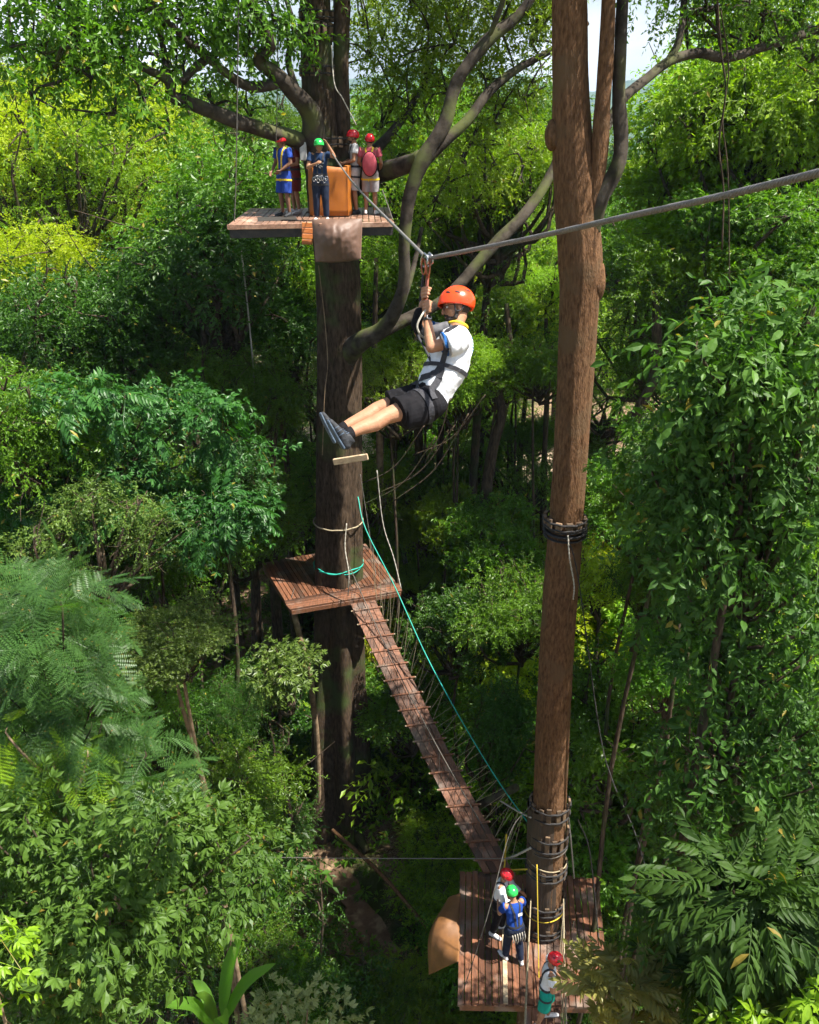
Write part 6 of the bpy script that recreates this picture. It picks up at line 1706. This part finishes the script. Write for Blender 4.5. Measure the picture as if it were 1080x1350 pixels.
plant('broadleaf_tree', 'broad leaved tree with hand shaped leaf sprays filling the lower left corner', 'tree',
      grid(-20, 365, 1075, 1200, 8.0, 9.0, 17, .30, .48, 5, lambda x, y: y > 1065+max(0, x-260)*.25) + grid(-20, 320, 1180, 1340, 7.3, 8.2, 20, .32, .5, 6, lambda x, y: x < 265-(y-1180)*.9),
      SP_PALM_HI + SP_ALT_HI[:1], 15, L_CLIMB2, scale=(.6, 1.15), seed=43, thick=.5, droop=.3, top_bias=.5, bark=BARK_DARK)
plant('yellow_leaf_shrub', 'pale sunlit shrub peeking in at the bottom left corner', 'shrub',
      [(-22, 1265, 6.6, .2), (-14, 1310, 6.6, .2), (-10, 1235, 6.7, .12)], SP_PALM_HI, 16, L_LIGHT, seed=44, thick=.25, bark=TWIG)
plant('climber_column', 'tall climber covered trunk with large drooping leaves on the right', 'climber',
      grid(850, 1090, 440, 1090, 8.4, 9.6, 92, .34, .55, 8, lambda x, y: x > 880-34*math.sin((y-440)/90)-(0 if y > 560 else 0)+ (560-y)*.5*(y < 560)),
      SP_ALT_HI + SP_PALM_HI[:2], 9.5, L_CLIMB, scale=(.4, 1.0), seed=45, droop=.75, top_bias=.15, squash=1.0)
plant('broadleaf_tree', 'lighter coloured leafy top of the climber covered trunk spreading right under the cable', 'tree',
      grid(905, 1090, 400, 520, 8.2, 9.4, 13, .3, .45, 9, lambda x, y: y > 415+(1000-x)*.5), SP_ALT_HI + SP_PALM_HI[:2], 12, L_CLIMB2, scale=(.5, 1.0), seed=46, droop=.2, top_bias=.6)
plant('big_frond_tree', 'large leaved plant with long fronds of broad leaflets in the lower right', 'plant',
      grid(905, 1130, 1150, 1310, 6.0, 6.9, 52, .26, .40, 10, lambda x, y: y > 1165-(x-930)*.12), SP_BIGPIN, 8.0, L_BIG, scale=(.40, .60), seed=47, droop=.3, top_bias=.5)
plant('small_climber', 'thin climber with small round leaves hanging left of the large fronds', 'climber',
      [(862, 1200, 7.0, .16), (868, 1240, 6.9, .18), (872, 1280, 6.8, .2), (880, 1315, 6.7, .22), (850, 1225, 7.0, .12), (890, 1345, 6.6, .2)], SP_ALT_S, 45, L_MID, seed=48, droop=.6, stems=True, bark=TWIG)
plant('olive_shrub', 'olive yellow shrub with pointed leaflets in front of the lowest platform', 'shrub',
      [(785, 1290, 6.6, .14), (803, 1290, 6.5, .18), (826, 1300, 6.5, .2), (790, 1325, 6.4, .18), (835, 1340, 6.4, .22), (825, 1272, 6.6, .12), (775, 1365, 6.3, .18), (815, 1365, 6.3, .2)],
      SP_PIN_HI, 24, L_OLIVE, scale=(.5, .75), seed=49, droop=-.1, top_bias=.8, bark=TWIG)
plant('yellow_leaf_shrub', 'bright yellow green shrub in full sun at the bottom right corner', 'shrub',
      [(945, 1372, 5.6, .2), (985, 1366, 5.5, .2), (1020, 1374, 5.5, .2), (1065, 1364, 5.4, .2), (1090, 1345, 5.4, .2)], SP_WH_HI, 26, L_LIGHT, scale=(.75, 1.0), seed=50, droop=-.2, top_bias=.8, bark=TWIG)
plant('pale_shrub', 'pale sunlit shrub with rounded leaves beside the banana plant', 'shrub',
      [(372, 1330, 10.5, .35), (405, 1340, 10.3, .36), (435, 1350, 10.2, .35), (350, 1365, 10, .3)], SP_PALM_HI, 14, L_PALE, scale=(.7, 1.1), seed=51, droop=0, top_bias=.8, bark=TWIG)

# banana plant
def banana():
    b = P(288, 1345, 11.2); g = ground_z(b.x, b.y)
    e = empty('banana_plant', (b.x, b.y, g), 'banana plant with long paddle leaves among the shrubs at the bottom', 'banana plant')
    top = b - Vector((b.x, b.y, g))
    mb = MB(); mb.tube([(0, 0, 0), top*.5, top], [.14, .11, .07], 10); mb.build('stem', L_BANANA, e, smooth=True, loc=(0, 0, 0))
    ends = [((322, 1225), 11.0, .15), ((364, 1270), 10.6, .145), ((218, 1328), 10.4, .15), ((258, 1312), 10.9, .11), ((300, 1352), 9.9, .13), ((255, 1292), 11.8, .11)]
    for (x, y), Y, w in ends:
        tip = P(x, y, Y) - Vector((b.x, b.y, g)); mid = top.lerp(tip, .5) + Vector((0, 0, .18))
        c = catmull([top-Vector((0, 0, .3)), mid, tip], 16); V = []; F = []
        for i, p in enumerate(c):
            t = i/16; d = (c[min(i+1, 16)]-c[max(i-1, 0)]).normalized()
            s = d.cross(Vector((0, -.35, 1))).normalized(); n_ = s.cross(d)
            ww = w*math.sin(math.pi*max(0, (t-.12)/.88)**.75)**.7*(1+.04*math.sin(i*4.1)) if t > .12 else .015
            for k in (-1, -.5, 0, .5, 1): V.append(p + s*k*ww + n_*abs(k)*ww*.35)
            if i:
                for k in range(4): q = i*5+k; F.append((q-5, q-4, q+1, q))
        mb = MB(); mb.add(V, F); mb.build('leaf', L_BANANA, e, smooth=True, loc=(0, 0, 0))
banana()

# ground cover ----------------------------------------------------------------
def undergrowth():
    rng = seed_rng(77); N = 24000
    x = rng.uniform(-26, 26, N); y = 7 + 55*rng.random(N)**1.3
    pc = [(PZ(a, b, .2).x, PZ(a, b, .2).y) for a, b in ((385, 1060), (405, 1100), (455, 1170), (520, 1260), (580, 1330))]
    dm = np.full(N, 9.0)
    for (ax, ay), (bx, by) in zip(pc[:-1], pc[1:]):
        d = np.array([bx-ax, by-ay]); L2 = (d**2).sum(); t = np.clip(((x-ax)*d[0]+(y-ay)*d[1])/L2, 0, 1)
        dm = np.minimum(dm, np.hypot(x-ax-t*d[0], y-ay-t*d[1]))
    patch = np.sin(x*1.1+2)*np.cos(y*.9) + .5*np.sin(x*2.7+y*2.1)
    ok = (dm > .22) & (patch > -.55) & ~((y > 46) & (x > 0) & (x < 30))
    x, y = x[ok], y[ok]; N = len(x)
    h = rng.uniform(.05, 1.0, N)**1.4*(1+.5*patch[ok])
    pos = np.stack([x, y, np.array([ground_z(a, b) for a, b in zip(x, y)]) + .05 + h], axis=1)
    ax = rng.normal(size=(N, 3)); ax[:, 2] = np.abs(ax[:, 2])*.3 - .15
    up = np.tile([0, 0, 1.], (N, 1)) + rng.normal(size=(N, 3))*.25
    V, F, Tn = place_sprays(SP_ALT + SP_PALM + SP_WH, pos, ax, up, rng.uniform(.9, 1.7, N), np.clip(rng.normal(.5, .25, N), 0, 1), rng)
    o = link_mesh('undergrowth', tri_mesh('undergrowth', V, F, Tn), [L_MID]); tag(o, kind='stuff', label='low green leafy ground cover on the forest floor', cat='undergrowth')
undergrowth()

def far_wood():
    rng = seed_rng(78); lumps = []
    for i in range(420):
        a = rng.uniform(-.62, .62); r = rng.uniform(85, 330)
        x, y = r*math.sin(a), r*math.cos(a)
        lumps.append((np.array([x, y, ground_z(x, y) + rng.uniform(3, 11)]), rng.uniform(3.2, 6.0)))
    V, F, Tn = crown_arrays(rng, lumps, SP_ALT, .30, scale=(2.6, 4.2), top_bias=.7, inner=.8)
    o = link_mesh('distant_wood', tri_mesh('distant_wood', V, F, Tn), [L_MID]); tag(o, kind='stuff', label='distant treetops running down the valley', cat='woodland')
far_wood()

# ------------------------------------------------------------------ air between here and the hills
def haze():
    mb = MB(); mb.box((0, 0, 40), (8600, 8600, 290))
    m = bpy.data.materials.new('hazy_air'); nt, n, l = nodes_of(m)
    out = n.new('ShaderNodeOutputMaterial'); v = n.new('ShaderNodeVolumePrincipled')
    v.inputs['Color'].default_value = (0.52, 0.72, 1.0, 1); v.inputs['Density'].default_value = 0.0002; v.inputs['Anisotropy'].default_value = 0.2
    l.new(v.outputs[0], out.inputs['Volume'])
    tag(mb.build('haze', m), kind='stuff')
haze()
